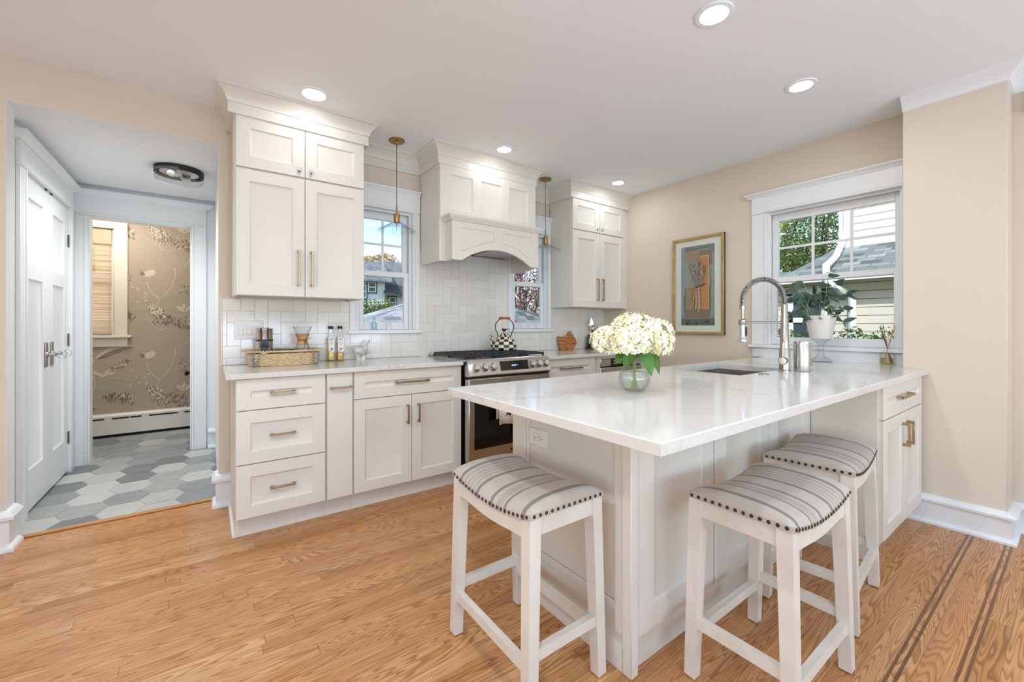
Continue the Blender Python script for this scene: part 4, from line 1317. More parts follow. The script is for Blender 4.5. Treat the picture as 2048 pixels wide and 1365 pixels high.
# tea towel over the oven handle, with a dark cat print
tw = thing('tea_towel', 'white tea towel with a dark cat print over the oven handle', 'towel', (1.80, 2.56, .46))
mb = MB('towel')
path = [(2.567, .47), (2.5665, .60), (2.5655, .70), (2.562, .722), (2.548, .733), (2.534, .722), (2.5305, .70), (2.5285, .56), (2.527, .435)]
TX0, TX1 = 1.725, 1.905
def tw_pt(u, k): 
    y, z = path[k]; return (TX0 + (TX1 - TX0) * u, y + (.004 * math.sin(u * 11) if k > 5 else 0), z + (.006 * math.sin(u * 6) if k in (0, 8) else 0))
V = [[mb.v(tw_pt(i / 14, k)) for k in range(len(path))] for i in range(15)]
for i in range(14):
    for k in range(len(path) - 1): mb.f([V[i][k], V[i + 1][k], V[i + 1][k + 1], V[i][k + 1]])
twc = part('cloth', mb, tw)
sm = twc.modifiers.new('thickness', 'SOLIDIFY'); sm.thickness = .003; sm.offset = 0
mb = MB('ink')
cat = [(-.035, -.02), (-.028, -.012), (-.022, .004), (-.008, .018), (.006, .022), (.014, .034), (.018, .044), (.023, .036), (.030, .045), (.033, .030), (.030, .018), (.022, .010), (.030, .002), (.034, -.002), (.026, -.008), (.016, -.002), (.008, -.012), (.004, -.026), (-.006, -.026), (-.010, -.014), (-.022, -.018), (-.040, -.026)]
mb.prism([(1.815 + a * 1.1, 2.5195, .525 + b * 1.1) for a, b in cat], (0, .0006, 0))
part('cat_print', mb, tw, shade=0)
mb = MB('art_gold'); mb.box(TX1 - .035, TX1 + .002, 2.543, 2.553, .7345, .737); part('ribbon', mb, tw)

# ------------------------------------------------------------------ peninsula
PX0, PY0, PY1 = 1.142, .902, 1.54
p = thing('peninsula_cabinet', 'cream white panelled peninsula base holding up the big quartz top', 'cabinet', (1.9, 1.22, 0))
mb = MB('cab'); mb.box(PX0, 2.19, PY0 + .004, PY1, .0, .874); mb.box(2.19, 2.647, PY0 + .004, PY1, 0, .62); mb.box(2.19, 2.647, PY0 + .004, 1.0, .62, .874); mb.box(2.19, 2.647, 1.51, PY1, .62, .874)
part('carcass', mb, p, shade=0)
mb = MB('cab'); mb.box(1.123, 1.160, PY0 - .022, PY0 + .016, 0, .874, .003); part('corner_post', mb, p)
# shaker panels on the seating side
for a, b in ((1.166, 1.648), (1.658, 2.142), (2.152, 2.640)):
    mb = MB('cab'); mb.shaker((a, PY0 + .004, .118), UX, NY, b - a, .752, t=.022, frs=(.085, .085, .085, .085), bev=.004, dep=.010, bead=.010); part('panel', mb, p)
# end facing the range aisle
mb = MB('cab'); mb.box(1.1235, PX0, 1.452, PY1, 0, .874, .002); mb.box(1.130, PX0, 1.435, 1.452, .0, .874, .002); mb.box(1.1305, PX0, PY0 + .016, PY0 + .055, .118, .874, .002)
mb.box(1.1335, PX0, PY0 + .05, 1.44, .185, .215, .004)
part('end_trim', mb, p)
mb = MB('cab'); mb.sweep([(PX0, 1.45), (PX0, PY0 + .018)], [(0, 0), (.016, 0), (.016, .075), (.010, .09), (0, .095)]); part('base_moulding', mb, p)
# cabinet returning to the pier
c2 = thing('end_cabinet', 'white cabinet with a drawer over two doors beside the beige pier', 'cabinet', (3.05, 1.0, 0))
mb = MB('cab'); mb.box(2.648, 3.438, .602, 1.0, .105, .874); mb.box(2.83, 3.438, 1.0, PY1, .105, .874); mb.box(2.648, 2.83, 1.0, PY1, .105, .62); mb.box(2.648, 2.83, 1.51, PY1, .62, .874)
part('carcass', mb, c2, shade=0)
mb = MB('cab'); mb.box(2.648, 3.438, .65, .668, 0, .105); part('toe_kick', mb, c2, shade=0)
mb = MB('cab'); mb.box(2.641, 2.6478, .604, PY0 - .02, .0, .874); mb.box(2.640, 2.6412, PY0 - .075, PY0 - .02, 0, .874); part('side_panel', mb, c2, shade=0)
front(c2, 'drawer', (2.652, .602, .703), UX, NY, .786, .169, ('H', .39, .085, .235))
front(c2, 'door', (2.652, .602, .115), UX, NY, .3915, .583, ('V', .352, .470, .125))
front(c2, 'door', (3.0465, .602, .115), UX, NY, .3915, .583, ('V', .040, .470, .125))

# quartz top with the sink cut-out
SK = (2.235, 2.785, 1.06, 1.462)
def slab_with_hole():
    mb = MB('quartz')
    x0, x1, y0, y1 = .812, 3.4585, .556, 1.572
    za, zb = .876, .906
    xr = XW - .001
    # outline (notched round the pier) and sink hole, as top, bottom and edges
    outer = [(x0, y0), (x1, y0), (x1, .6735), (xr, .6735), (xr, y1), (x0, y1)]
    hole = [(SK[0], SK[2]), (SK[1], SK[2]), (SK[1], SK[3]), (SK[0], SK[3])]
    b = .003
    def inset(P):
        cx = [p[0] for p in P]; cy_ = [p[1] for p in P]
        return [(p[0] + (b if p[0] == x0 else (-b if p[0] in (x1, xr) else 0)), p[1] + (b if p[1] in (y0,) else (-b if p[1] == y1 else 0))) for p in P]
    oi = inset(outer)
    T_ = [mb.v((*q, zb)) for q in oi]; E1 = [mb.v((*q, zb - b)) for q in outer]; E0 = [mb.v((*q, za)) for q in outer]
    Ht = [mb.v((*q, zb)) for q in hole]; Hb = [mb.v((*q, za)) for q in hole]
    n = len(outer)
    for i in range(n):
        j = (i + 1) % n
        mb.f([T_[i], T_[j], E1[j], E1[i]]); mb.f([E1[i], E1[j], E0[j], E0[i]])
    for i in range(4): mb.f([Ht[i], Ht[(i + 1) % 4], Hb[(i + 1) % 4], Hb[i]])
    for O_, H_ in ((T_, Ht), (E0, Hb)):
        # bridge: fan of quads/tris between outline and hole
        mb.f([O_[0], O_[1], H_[1], H_[0]]); mb.f([O_[1], O_[2], H_[1]]); mb.f([O_[2], O_[3], O_[4], H_[2], H_[1]]); mb.f([O_[4], O_[5], H_[3], H_[2]]); mb.f([O_[5], O_[0], H_[0], H_[3]])
    return mb
solo('countertop', slab_with_hole(), 'large white quartz peninsula top holding the hydrangeas and the sink', 'countertop', 'quartz counters')
sk = thing('sink', 'rectangular stainless undermount sink in the peninsula top', 'sink', (2.51, 1.26, .66))
mb = MB('steel')
x0, x1, y0, y1, zb = SK[0] - .004, SK[1] + .004, SK[2] - .004, SK[3] + .004, .67
mb.box(x0 - .012, x0, y0 - .012, y1 + .012, zb, .8755); mb.box(x1, x1 + .012, y0 - .012, y1 + .012, zb, .8755); mb.box(x0, x1, y0 - .012, y0, zb, .8755); mb.box(x0, x1, y1, y1 + .012, zb, .8755); mb.box(x0 - .012, x1 + .012, y0 - .012, y1 + .012, zb - .01, zb)
part('basin', mb, sk, shade=0)
mb = MB('chrome'); mb.lathe([(0, zb), (.04, zb), (.042, zb + .003), (.03, zb + .004), (0, zb + .002)], (2.51, 1.26, 0), 20); part('drain', mb, sk)

ol = thing('outlet', 'white duplex outlet set sideways in the peninsula end panel', 'outlet', (PX0, 1.375, .69))
M = Matrix(((0, 0, -1, 0), (0, 0, 0, 0), (0, 0, 0, 0), (0, 0, 0, 1)))
# local x -> -Y (along the panel), local z -> +Z turned sideways: plate long side horizontal
M = Matrix(((0, 1, 0, PX0 - .0005), (0, 0, 1, 1.375), (-1, 0, 0, .688), (0, 0, 0, 1)))   # x->-Z, y->+X, z->+Y
mb = MB('plate').at(M); mb.box(-.036, .036, -.0065, 0, -.06, .06, .003); part('plate', mb, ol)
device_plate(ol, M, [(0, 'outlet')])
# ------------------------------------------------------------------ counter stools
def make_stool(label):
    t = thing('counter_stool', label, 'stool', (0, 0, 0), 'saddle seat counter stools')
    LOC = dict(local=True)
    a, b = .232, .152                       # half length, half width at the nail line
    def saddle(x): return .578 + .030 * (abs(x) / a) ** 2 - .0
    # cushion
    mb = MB('stripe')
    def top(u, v):
        x = (u * 2 - 1); y = (v * 2 - 1)
        ex = math.copysign(abs(x) ** .8, x); ey = math.copysign(abs(y) ** .8, y)
        fy = (1 - abs(ey) ** 2.6); fx = (1 - abs(ex) ** 7)
        z = saddle(ex * a) + .006 + .045 * max(0, fy) ** .55 * max(0, fx) ** .35
        return (ex * (a + .004), ey * (b + .004), z)
    mb.grid(top, 40, 28)
    # skirt down to the nail line
    rim = []
    nn = 24
    for k in range(nn): rim.append((-a + 2 * a * k / nn, -b))
    for k in range(nn): rim.append((a, -b + 2 * b * k / nn))
    for k in range(nn): rim.append((a - 2 * a * k / nn, b))
    for k in range(nn): rim.append((-a, b - 2 * b * k / nn))
    def rp(q, o, dz): 
        x, y = q; return (x * (1 + o / a), y * (1 + o / b), saddle(x) + dz)
    U_ = [mb.v(rp(q, .004, .007)) for q in rim]; D = [mb.v(rp(q, .0045, -.010)) for q in rim]
    for k in range(len(rim)): mb.f([U_[k], U_[(k + 1) % len(rim)], D[(k + 1) % len(rim)], D[k]])
    part('seat_cushion', mb, t, shade=60, **LOC)
    # nail heads
    mb = MB('nail')
    def nails(p0, p1, n, nrm):
        for k in range(n):
            u = (k + .5) / n
            x, y = p0[0] + (p1[0] - p0[0]) * u, p0[1] + (p1[1] - p0[1]) * u
            c = Vector((x, y, saddle(x) - .001)) + Vector(nrm) * .004
            mb.lathe([(.0058, 0), (.005, .0022), (.003, .0036), (0, .004)], c, 8, nrm)
    nails((-a, -b), (a, -b), 21, (0, -1, 0)); nails((-a, b), (a, b), 21, (0, 1, 0)); nails((-a, -b), (-a, b), 13, (-1, 0, 0)); nails((a, -b), (a, b), 13, (1, 0, 0))
    part('nailhead_trim', mb, t, 'row of dark bronze nail heads', **LOC)
    # apron: curved along the length, straight across the ends
    mb = MB('stool'); n = 22
    for s in (-1, 1):
        y0, y1 = s * (b - .004), s * (b - .024); A_ = []
        for k in range(n + 1):
            x = -a + .03 + (2 * a - .06) * k / n
            zt = saddle(x) - .009; w = .050 + .016 * max(0, (abs(x) / (a - .03)) ** 6)
            A_.append([mb.v((x, y0, zt)), mb.v((x, y0, zt - w)), mb.v((x, y1, zt - w)), mb.v((x, y1, zt))])
        for p_, q in zip(A_, A_[1:]):
            for i in range(4): mb.f([p_[i], p_[(i + 1) % 4], q[(i + 1) % 4], q[i]])
        mb.f(A_[0]); mb.f(A_[-1][::-1])
    for s in (-1, 1):
        x0, x1 = s * (a - .004), s * (a - .024)
        z = saddle(a) - .009
        mb.box(x0, x1, -b + .03, b - .03, z - .058, z - .0, .002)
    mb.grid(lambda u, v: (-a + .02 + (2 * a - .04) * u, -b + .02 + (2 * b - .04) * v, saddle(-a + 2 * a * u) - .012), 12, 1)
    part('apron', mb, t, **LOC)
    for sx in (-1, 1):
        for sy in (-1, 1):
            mb = MB('stool')
            p0 = Vector((sx * (a - .021), sy * (b - .021), .600)); p1 = Vector((sx * (a - .010), sy * (b - .004), .006))
            mb.bar(p0, p1, .043, .043, (0, 1, 0), .036, .036)
            l = part('leg', mb, t, **LOC)
            mb = MB('rubber'); mb.lathe([(0, 0), (.012, 0), (.012, .006), (0, .006)], (p1.x, p1.y, 0), 12); part('glide', mb, l, local=True)
    def leg_at(sx, sy, z):
        f_ = 1 - (z - .006) / .594
        return Vector((sx * (a - .021 + .011 * f_), sy * (b - .021 + .017 * f_), z))
    for s in (-1, 1):
        mb = MB('stool'); mb.bar(leg_at(-1, s, .15), leg_at(1, s, .15), .022, .034); part('stretcher', mb, t, **LOC)
        mb = MB('stool'); mb.bar(leg_at(s, -1, .188), leg_at(s, 1, .188), .022, .034); part('stretcher', mb, t, **LOC)
    return t
st = make_stool('striped saddle stool at the peninsula end, facing the range')
st.location = (.912, 1.187, 0); st.rotation_euler = (0, 0, R(90))
dup(st, (1.528, .628, 0), 0.0, 'striped saddle stool at the long side of the peninsula, nearest the corner post')
dup(st, (2.180, .690, 0), R(5.5), 'striped saddle stool at the long side of the peninsula, beside the end cabinet')

# ------------------------------------------------------------------ ceiling lights
def downlight(x, y, rad, label, watts):
    t = thing('recessed_downlight', label, 'ceiling light', (x, y, ZC), 'recessed ceiling downlights')
    mb = MB('ceiling'); mb.lathe([(rad - .002, -.0005), (rad + .024, -.0005), (rad + .022, -.006), (rad + .004, -.008), (rad, -.004), (rad - .002, -.0005)], (x, y, ZC), 36); part('trim_ring', mb, t)
    mb = MB('lens'); mb.lathe([(0, -.004), (rad, -.004), (rad, -.0008), (0, -.0008)], (x, y, ZC), 32); part('lens', mb, t)
    l = lamp('downlight_lamp', 'AREA', (x, y, ZC - .012), watts, (0.92, 0.97, 1.05), (0, 0, 0), shape='DISK', size=rad * 1.9)
    return t
downlight(1.833, .984, .056, 'lit recessed downlight over the peninsula, nearest the stools', 5.2)
downlight(2.788, .980, .054, 'lit recessed downlight over the peninsula, nearest the sink', 3.0)
downlight(.520, 2.74, .062, 'lit recessed downlight in front of the tall cabinet by the hallway', 1.0)
downlight(1.899, 2.715, .052, 'lit recessed downlight in front of the range hood', 0.8)
downlight(3.245, 2.70, .052, 'lit recessed downlight in front of the corner wall cabinet', 1.6)

def pendant(x, y, label):
    t = thing('pendant_light', label, 'pendant light', (x, y, ZC), 'brass pendants with glass shades')
    mb = MB('antique'); mb.lathe([(0, 0), (.058, 0), (.058, -.008), (.054, -.013), (.012, -.013), (.009, -.03), (.005, -.034), (.005, -.045), (0, -.045)], (x, y, ZC), 32); part('canopy', mb, t)
    mb = MB('black'); mb.cyl((x, y, ZC - .04), (x, y, 2.072), .0028, seg=8); part('cord', mb, t)
    mb = MB('antique'); mb.lathe([(0, 2.078), (.006, 2.075), (.0065, 2.012), (.010, 2.010), (.021, 2.004), (.0225, 1.998), (.0225, 1.944), (.020, 1.938), (0, 1.938)], (x, y, 0), 24); part('socket', mb, t)
    mb = MB('glass')
    mb.lathe([(.018, 1.945), (.026, 1.942), (.060, 1.925), (.105, 1.899), (.136, 1.880), (.139, 1.876), (.137, 1.873), (.104, 1.894), (.058, 1.920), (.024, 1.937), (.018, 1.940)], (x, y, 0), 40); part('shade', mb, t, 'clear glass cone shade')
    mb = MB('glass'); mb.lathe([(.012, 1.938), (.013, 1.926), (.022, 1.912), (.033, 1.893), (.037, 1.874), (.033, 1.855), (.020, 1.841), (0, 1.837)], (x, y, 0), 24)
    bq = part('bulb', mb, t, 'clear globe bulb')
    mb = MB('cork'); mb.cyl((x, y, 1.937), (x, y, 1.875), .003, seg=8); part('filament', mb, bq)
pendant(1.155, 3.065, 'brass and clear glass pendant hanging in front of the window beside the tall cabinet')
pendant(2.605, 3.04, 'brass and clear glass pendant hanging between the hood and the corner cabinet')

hl = thing('flush_light', 'round black flush ceiling light with clear glass drum in the hall', 'ceiling light', (-.17, 4.02, 2.335))
HC = (-.17, 4.02, 2.335)
mb = MB('soot'); mb.lathe([(0, 0), (.15, 0), (.15, -.042), (.147, -.042), (.147, -.006), (0, -.006)], HC, 40); part('pan', mb, hl)
mb = MB('glass'); mb.lathe([(.142, -.03), (.146, -.036), (.146, -.080), (.140, -.090), (.08, -.098), (0, -.100)], HC, 40); part('drum', mb, hl, 'clear glass drum')
mb = MB('steel'); mb.lathe([(0, -.008), (.115, -.008), (.118, -.03), (.0, -.032)], HC, 28); part('reflector', mb, hl)
for s in (-1, 1):
    mb = MB('lens' if False else 'planter'); mb.lathe([(0, 0), (.012, .004), (.013, .02), (.028, .045), (.027, .065), (.012, .08), (0, .082)], (HC[0] + s * .012, HC[1] + s * .03, HC[2] - .052), 14, (s * .5, s * .8, 0)); part('bulb', mb, hl)
lamp('hall_fill', 'AREA', (-.42, 4.1, 2.31), 9.5, (0.95, 0.985, 1.0), (0, 0, 0), shape='RECTANGLE', size=.5, size_y=.9, spread=R(125))  # added fill lamp under the hall ceiling; the flush light itself is unlit

sn = thing('motion_sensor', 'small cream motion sensor under the crown past the pier', 'sensor', (XW - .02, .19, 2.42))
mb = MB('sensor'); mb.box(XW - .045, XW - .001, .125, .185, 2.345, 2.465, .008); part('housing', mb, sn)
mb = MB('mat'); mb.box(XW - .048, XW - .044, .132, .178, 2.352, 2.40, .003); part('lens', mb, sn)
mb = MB('darkgap'); mb.box(XW - .0465, XW - .0445, .150, .153, 2.42, 2.43); part('mark', mb, sn, shade=0)

# ------------------------------------------------------------------ picture on the sink wall
def picture():
    y0, y1, z0, z1 = 1.888, 2.394, 1.079, 1.990
    t = thing('framed_picture', 'gilt framed collage print of a tied bundle of stalks on the beige wall', 'picture', (XW, (y0 + y1) / 2, z0))
    xf = XW - .030
    fw = .026
    mb = MB('gold')
    for a, b, c, d in ((y0, y0 + fw, z0, z1), (y1 - fw, y1, z0, z1), (y0 + fw, y1 - fw, z0, z0 + fw), (y0 + fw, y1 - fw, z1 - fw, z1)):
        mb.box(xf, xf + .012, a, b, c, d, .003)
    fr = part('frame', mb, t)
    mb = MB('ebony')
    for a, b, c, d in ((y0, y0 + .012, z0, z1), (y1 - .012, y1, z0, z1), (y0, y1, z0, z0 + .012), (y0, y1, z1 - .012, z1)):
        mb.box(xf + .012, XW - .001, a, b, c, d)
    part('frame_side', mb, fr, shade=0)
    mb = MB('mat'); mb.box(xf + .014, xf + .018, y0 + fw * .6, y1 - fw * .6, z0 + fw * .6, z1 - fw * .6); part('mat_board', mb, t, shade=0)
    ay0, ay1, az0, az1 = 1.977, 2.306, 1.163, 1.908          # print, viewed from the room: +y is its left
    X0 = xf + .0135
    W, H = ay1 - ay0, az1 - az0
    lay = [0]
    mb = MB('art_grey')
    def P(u, v, k): return (X0 - k * .00002, ay1 - u * W, az0 + v * H)
    def q(pts, key):
        lay[0] += 1; mb.m(key); mb.poly([P(u, v, lay[0]) for u, v in pts])
    def rect(u0, v0, u1, v1, key): q([(u0, v0), (u1, v0), (u1, v1), (u0, v1)], key)
    def line(pts, w, key):
        for (a, b) in zip(pts, pts[1:]):
            d = Vector((b[0] - a[0], (b[1] - a[1]) * H / W)); d.normalize(); n = Vector((-d.y, d.x)) * w / 2
            q([(a[0] - n.x, a[1] - n.y * W / H), (b[0] - n.x, b[1] - n.y * W / H), (b[0] + n.x, b[1] + n.y * W / H), (a[0] + n.x, a[1] + n.y * W / H)], key)
    rnd = random.Random(5)
    rect(0, 0, 1, 1, 'art_grey'); rect(0, .10, .12, 1, 'art_blue'); rect(0, .48, .5, .80, 'art_blue'); rect(.90, .10, 1, .9, 'art_sage'); rect(0, 0, 1, .085, 'art_green')
    rect(.11, .09, .90, .95, 'art_tan'); rect(.11, .48, .55, .80, 'art_sage'); rect(.55, .74, .93, .93, 'art_brown'); rect(.12, .085, .88, .47, 'art_brown'); rect(.16, .20, .5, .46, 'art_tan')
    line([(.11, .945), (.86, .972)], .012, 'art_dark'); line([(.11, .09), (.88, .092)], .010, 'art_pink'); line([(.11, .12), (.11, .40)], .014, 'art_dark'); line([(.89, .2), (.89, .7)], .012, 'art_dark')
    rect(.57, .20, .83, .86, 'art_orange')
    for k in range(34): rect(.812, .205 + k * .0192, .832, .205 + k * .0192 + .009, 'art_cream')
    for k in range(6): rect(.58 + k * .043, .855, .60 + k * .043, .868, 'art_cream')
    for k in range(90): 
        u, v = rnd.uniform(.58, .80), rnd.uniform(.21, .85); rect(u, v, u + .009, v + .004, 'art_gold')
    # the tied bundle
    for i in range(13):
        s = -1 + 2 * i / 12
        top = (.52 + s * .26 + rnd.uniform(-.02, .02), .84 - abs(s) * .12 + rnd.uniform(-.03, .05)); mid = (.52 + s * .07, .49)
        pm = ((top[0] + mid[0]) / 2 + s * .02, (top[1] + mid[1]) / 2)
        line([mid, pm, top], .016, 'art_dark'); line([mid, pm, top], .007, 'art_cream' if i % 2 else 'art_pink')
        for k in range(7):
            f_ = rnd.uniform(.35, 1.0); u = mid[0] + (top[0] - mid[0]) * f_; v = mid[1] + (top[1] - mid[1]) * f_
            line([(u, v), (u + rnd.uniform(-.04, .04), v + rnd.uniform(.01, .03))], .008, rnd.choice(('art_dark', 'art_cream', 'art_dark')))
    for bx, by, key in ((.30, .21, 'art_gold'), (.37, .25, 'art_gold'), (.46, .21, 'art_pink'), (.54, .17, 'art_gold'), (.58, .21, 'art_pink')):
        tp = (.50 + (bx - .45) * .35, .49)
        line([tp, (bx, by)], .075, 'art_dark'); line([tp, (bx, by)], .055, key)
        for k in range(1, 5): 
            f_ = k / 5; u, v = tp[0] + (bx - tp[0]) * f_, tp[1] + (by - tp[1]) * f_
            line([(u - .02, v), (u, v + .012), (u + .02, v)], .008, 'art_dark')
    line([(.45, .475), (.60, .485), (.74, .52)], .03, 'art_dark'); line([(.44, .50), (.60, .505)], .016, 'art_dark')
    for k, u in enumerate((.22, .5, .78)):
        for j in range(7): line([(u, .03), (u + rnd.uniform(-.08, .08), .03 + rnd.uniform(-.02, .035))], .016, 'art_dark')
    for u in (.06, .2, .5, .8, .95): rect(u, .115, u + .02, .124, 'art_dark')
    for u, v in ((.06, .35), (.95, .33), (.96, .52), (.95, .77)): rect(u, v, u + .02, v + .009, 'art_dark')
    part('print', mb, t, shade=0, recalc=False)
    mb = MB('pane'); mb.box(xf + .007, xf + .009, y0 + fw - .004, y1 - fw + .004, z0 + fw - .004, z1 - fw + .004); part('glazing', mb, t, shade=0)
picture()

# ------------------------------------------------------------------ on the coffee counter
CT = .906
def basket():
    cx, cyy = .415, 3.135
    t = thing('woven_basket', 'oval woven rattan tray basket with flat rim on the counter', 'basket', (cx, cyy, CT))
    def ring(a, b, z, n=64, e=2.6):
        out = []
        for k in range(n):
            th = 2 * PI * k / n; c, s = math.cos(th), math.sin(th)
            out.append((cx + a * math.copysign(abs(c) ** (2 / e), c), cyy + b * math.copysign(abs(s) ** (2 / e), s), z))
        return out
    mb = MB('rattan')
    a, b = .197, .100
    for k in range(8):
        z = CT + .006 + k * .0098
        f_ = 1 + .006 * k
        pts = ring(a * f_, b * f_, z)
        pts = [(p[0] + (p[0] - cx) * .016 * (1 if (i + k) % 2 else -1), p[1] + (p[1] - cyy) * .04 * (1 if (i + k) % 2 else -1), p[2]) for i, p in enumerate(pts)]
        mb.m('rattan_w' if False else 'rattan'); mb.tube(pts, .0058, 6, closed=True)
    part('weave', mb, t)
    mb = MB('rattan_w')
    for x in (-.185, -.165, .165, .185):
        for sy in (-1, 1):
            for k in range(7): mb.obox((cx + x * 1.03, cyy + sy * (.078 + .018 * (1 - abs(abs(x) - .165) / .02)), CT + .010 + k * .0105), UX, UY, UZ, .010, .008, .0042, .002)
    part('corner_binding', mb, t, 'whitewashed woven corners')
    mb = MB('rattan')
    r0, r1 = ring(a * 1.0, b * 1.0, CT + .086), ring(a * 1.22, b * 1.30, CT + .090)
    r2, r3 = ring(a * 1.22, b * 1.30, CT + .096), ring(a * 1.0, b * 1.0, CT + .093)
    RR = [[mb.v(p) for p in q] for q in (r0, r1, r2, r3)]
    for i in range(4):
        p_, q_ = RR[i], RR[(i + 1) % 4]
        for k in range(64): mb.f([p_[k], p_[(k + 1) % 64], q_[(k + 1) % 64], q_[k]])
    for k in range(64):
        p0 = Vector(ring(a * 1.02, b * 1.03, CT + .097)[k]); p1 = Vector(ring(a * 1.21, b * 1.29, CT + .098)[(k + 1) % 64]); mb.bar(p0, p1, .006, .005)
    part('rim', mb, t)
    mb = MB('rattan'); mb.poly(ring(a * .97, b * .97, CT + .006)); mb.poly(ring(a * .97, b * .97, CT + .001)); part('floor', mb, t, shade=0)
    return t
basket()
def grinder():
    x, y, z = .300, 3.135, CT + .0075
    t = thing('coffee_grinder', 'brushed steel coffee grinder with black trim standing in the rattan basket', 'grinder', (x, y, z))
    mb = MB('steel'); mb.lathe([(0, 0), (.047, 0), (.048, .01), (.048, .150), (.046, .152), (0, .152)], (x, y, z), 32); part('body', mb, t)
    mb = MB('steel'); mb.lathe([(0, .159), (.046, .159), (.047, .165), (.047, .222), (.050, .226), (.049, .230), (.02, .236), (0, .237)], (x, y, z), 32); part('lid', mb, t)
    mb = MB('black'); mb.lathe([(0, .151), (.049, .151), (.049, .160), (0, .160)], (x, y, z), 32)
    F_ = Vector((-.1, -1, 0)).normalized(); S_ = F_.cross(UZ)
    for dz, hw, hh in ((.185, .023, .05),): 
        for s in (-1, 1): mb.obox(Vector((x, y, z + dz)) + F_ * .046 + S_ * s * .019, S_, F_, UZ, .0045, .004, .052, .001)
    mb.obox(Vector((x, y, z + .135)) + F_ * .0465, S_, F_, UZ, .024, .004, .028, .003)
    mb.lathe([(0, 0), (.024, 0), (.024, .008), (0, .008)], Vector((x, y, z + .108)) + F_ * .0425, 24, F_)
    part('button_strip', mb, t)
basket_disc = thing('spotted_box', 'low round dark speckled box behind the coffee grinder in the basket', 'box', (.415, 3.15, CT + .0075))
mb = MB(mat('speckled_grey', '#8c8680', .5, vary='#3f3936', vscale=160)); mb.lathe([(0, 0), (.05, 0), (.052, .004), (.052, .085), (0, .085)], (.415, 3.15, CT + .0075), 32); part('base', mb, basket_disc)
mb = MB('soot'); mb.lathe([(0, .085), (.054, .085), (.054, .091), (0, .093)], (.415, 3.15, CT + .0075), 32)
part('lid', mb, basket_disc)
grinder()
def chemex():
    x, y, z = .522, 3.135, CT + .0075
    t = thing('pour_over_coffee_maker', 'hourglass glass pour-over coffee maker with wooden collar in the rattan basket', 'coffee maker', (x, y, z))
    mb = MB('glass'); mb.lathe([(0, .003), (.052, .003), (.058, .012), (.058, .05), (.050, .095), (.024, .140), (.0215, .152), (.026, .166), (.058, .238), (.061, .243), (.059, .243), (.024, .168), (.0195, .152), (.022, .141), (.048, .094), (.056, .05), (.055, .013), (0, .006)], (x, y, z), 36); part('body', mb, t)
    mb = MB('cork'); mb.lathe([(.036, .120), (.040, .121), (.029, .142), (.0275, .152), (.031, .164), (.045, .192), (.041, .193), (.026, .164), (.023, .152), (.026, .140), (.036, .120)], (x, y, z), 28); part('collar', mb, t, 'pale wood collar')
    mb = MB('leather'); mb.lathe([(.0285, .148), (.031, .148), (.031, .156), (.0285, .156)], (x, y, z), 24)
    mb.lathe([(0, -.009), (.008, -.006), (.010, 0), (.008, .006), (0, .009)], (x + .012, y - .036, z + .150), 12)
    mb.tube([(x + .012, y - .034, z + .148), (x + .006, y - .044, z + .12), (x + .002, y - .048, z + .085)], .0022, 6); mb.tube([(x + .014, y - .034, z + .148), (x + .028, y - .044, z + .12), (x + .036, y - .046, z + .088)], .0022, 6); mb.tube([(x + .012, y - .034, z + .152), (x + .03, y - .036, z + .165), (x + .045, y - .03, z + .172)], .002, 6)
    part('tie', mb, t, 'leather tie with wooden bead')
chemex()
def oil_bottle(x, y, key, lvl, label):
    t = thing('oil_bottle', label, 'bottle', (x, y, CT), 'olive oil bottles on the counter')
    z = CT
    def sq(mb, r, z0, z1, bev=.006): mb.box(x - r, x + r, y - r, y + r, z0, z1, bev)
    mb = MB('glass')
    prof = [(.0235, .001), (.0235, .188), (.020, .200), (.0150, .206), (.0150, .236)]
    rings = []
    for r, h in prof:
        rings.append([mb.v((x + r * (math.copysign(abs(math.cos(a_)) ** .45, math.cos(a_))), y + r * math.copysign(abs(math.sin(a_)) ** .45, math.sin(a_)), z + h)) for a_ in [2 * PI * (k + .5) / 20 for k in range(20)]])
    for p_, q_ in zip(rings, rings[1:]):
        for k in range(20): mb.f([p_[k], p_[(k + 1) % 20], q_[(k + 1) % 20], q_[k]])
    mb.f(rings[0][::-1])
    part('glass_body', mb, t)
    mb = MB(key); mb.box(x - .0215, x + .0215, y - .0215, y + .0215, z + .004, z + lvl, .006); part('oil', mb, t, 'golden oil' if key == 'oil' else 'amber oil')
    mb = MB('black'); mb.lathe([(0, .232), (.0165, .232), (.0165, .252), (.015, .254), (0, .254)], (x, y, z), 20); part('cap', mb, t)
    mb = MB('label'); mb.box(x - .0205, x + .0205, y - .0243, y - .0236, z + .066, z + .170, .0003); lb = part('label', mb, t)
    mb = MB('ink'); yy = y - .0246
    for k, (w, zz) in enumerate(((.014, .158), (.013, .152), (.010, .140), (.009, .132), (.011, .124), (.006, .116))):
        n = 7
        for j in range(n):
            if (j + k) % 4 != 3: mb.box(x - w + 2 * w * j / n, x - w + 2 * w * (j + .7) / n, yy, yy + .0003, z + zz, z + zz + (.0045 if k < 2 else .0025))
    mb.lathe([(.0105, 0), (.0118, 0), (.0118, .0004), (.0105, .0004)], (x, yy + .0003, z + .088), 20, (0, -1, 0)); mb.lathe([(0, 0), (.0055, 0), (.0055, .0005), (0, .0005)], (x + .001, yy + .0003, z + .087), 12, (0, -1, 0))
    mb.m('art_orange'); mb.box(x - .019, x - .012, yy, yy + .0003, z + .068, z + .076)
    part('print', mb, lb, shade=0)
oil_bottle(.728, 3.245, 'oil', .118, 'tall oil bottle with golden oil, nearer the rattan basket')
oil_bottle(.792, 3.245, 'oil2', .062, 'tall oil bottle with amber oil, nearer the marble bird')
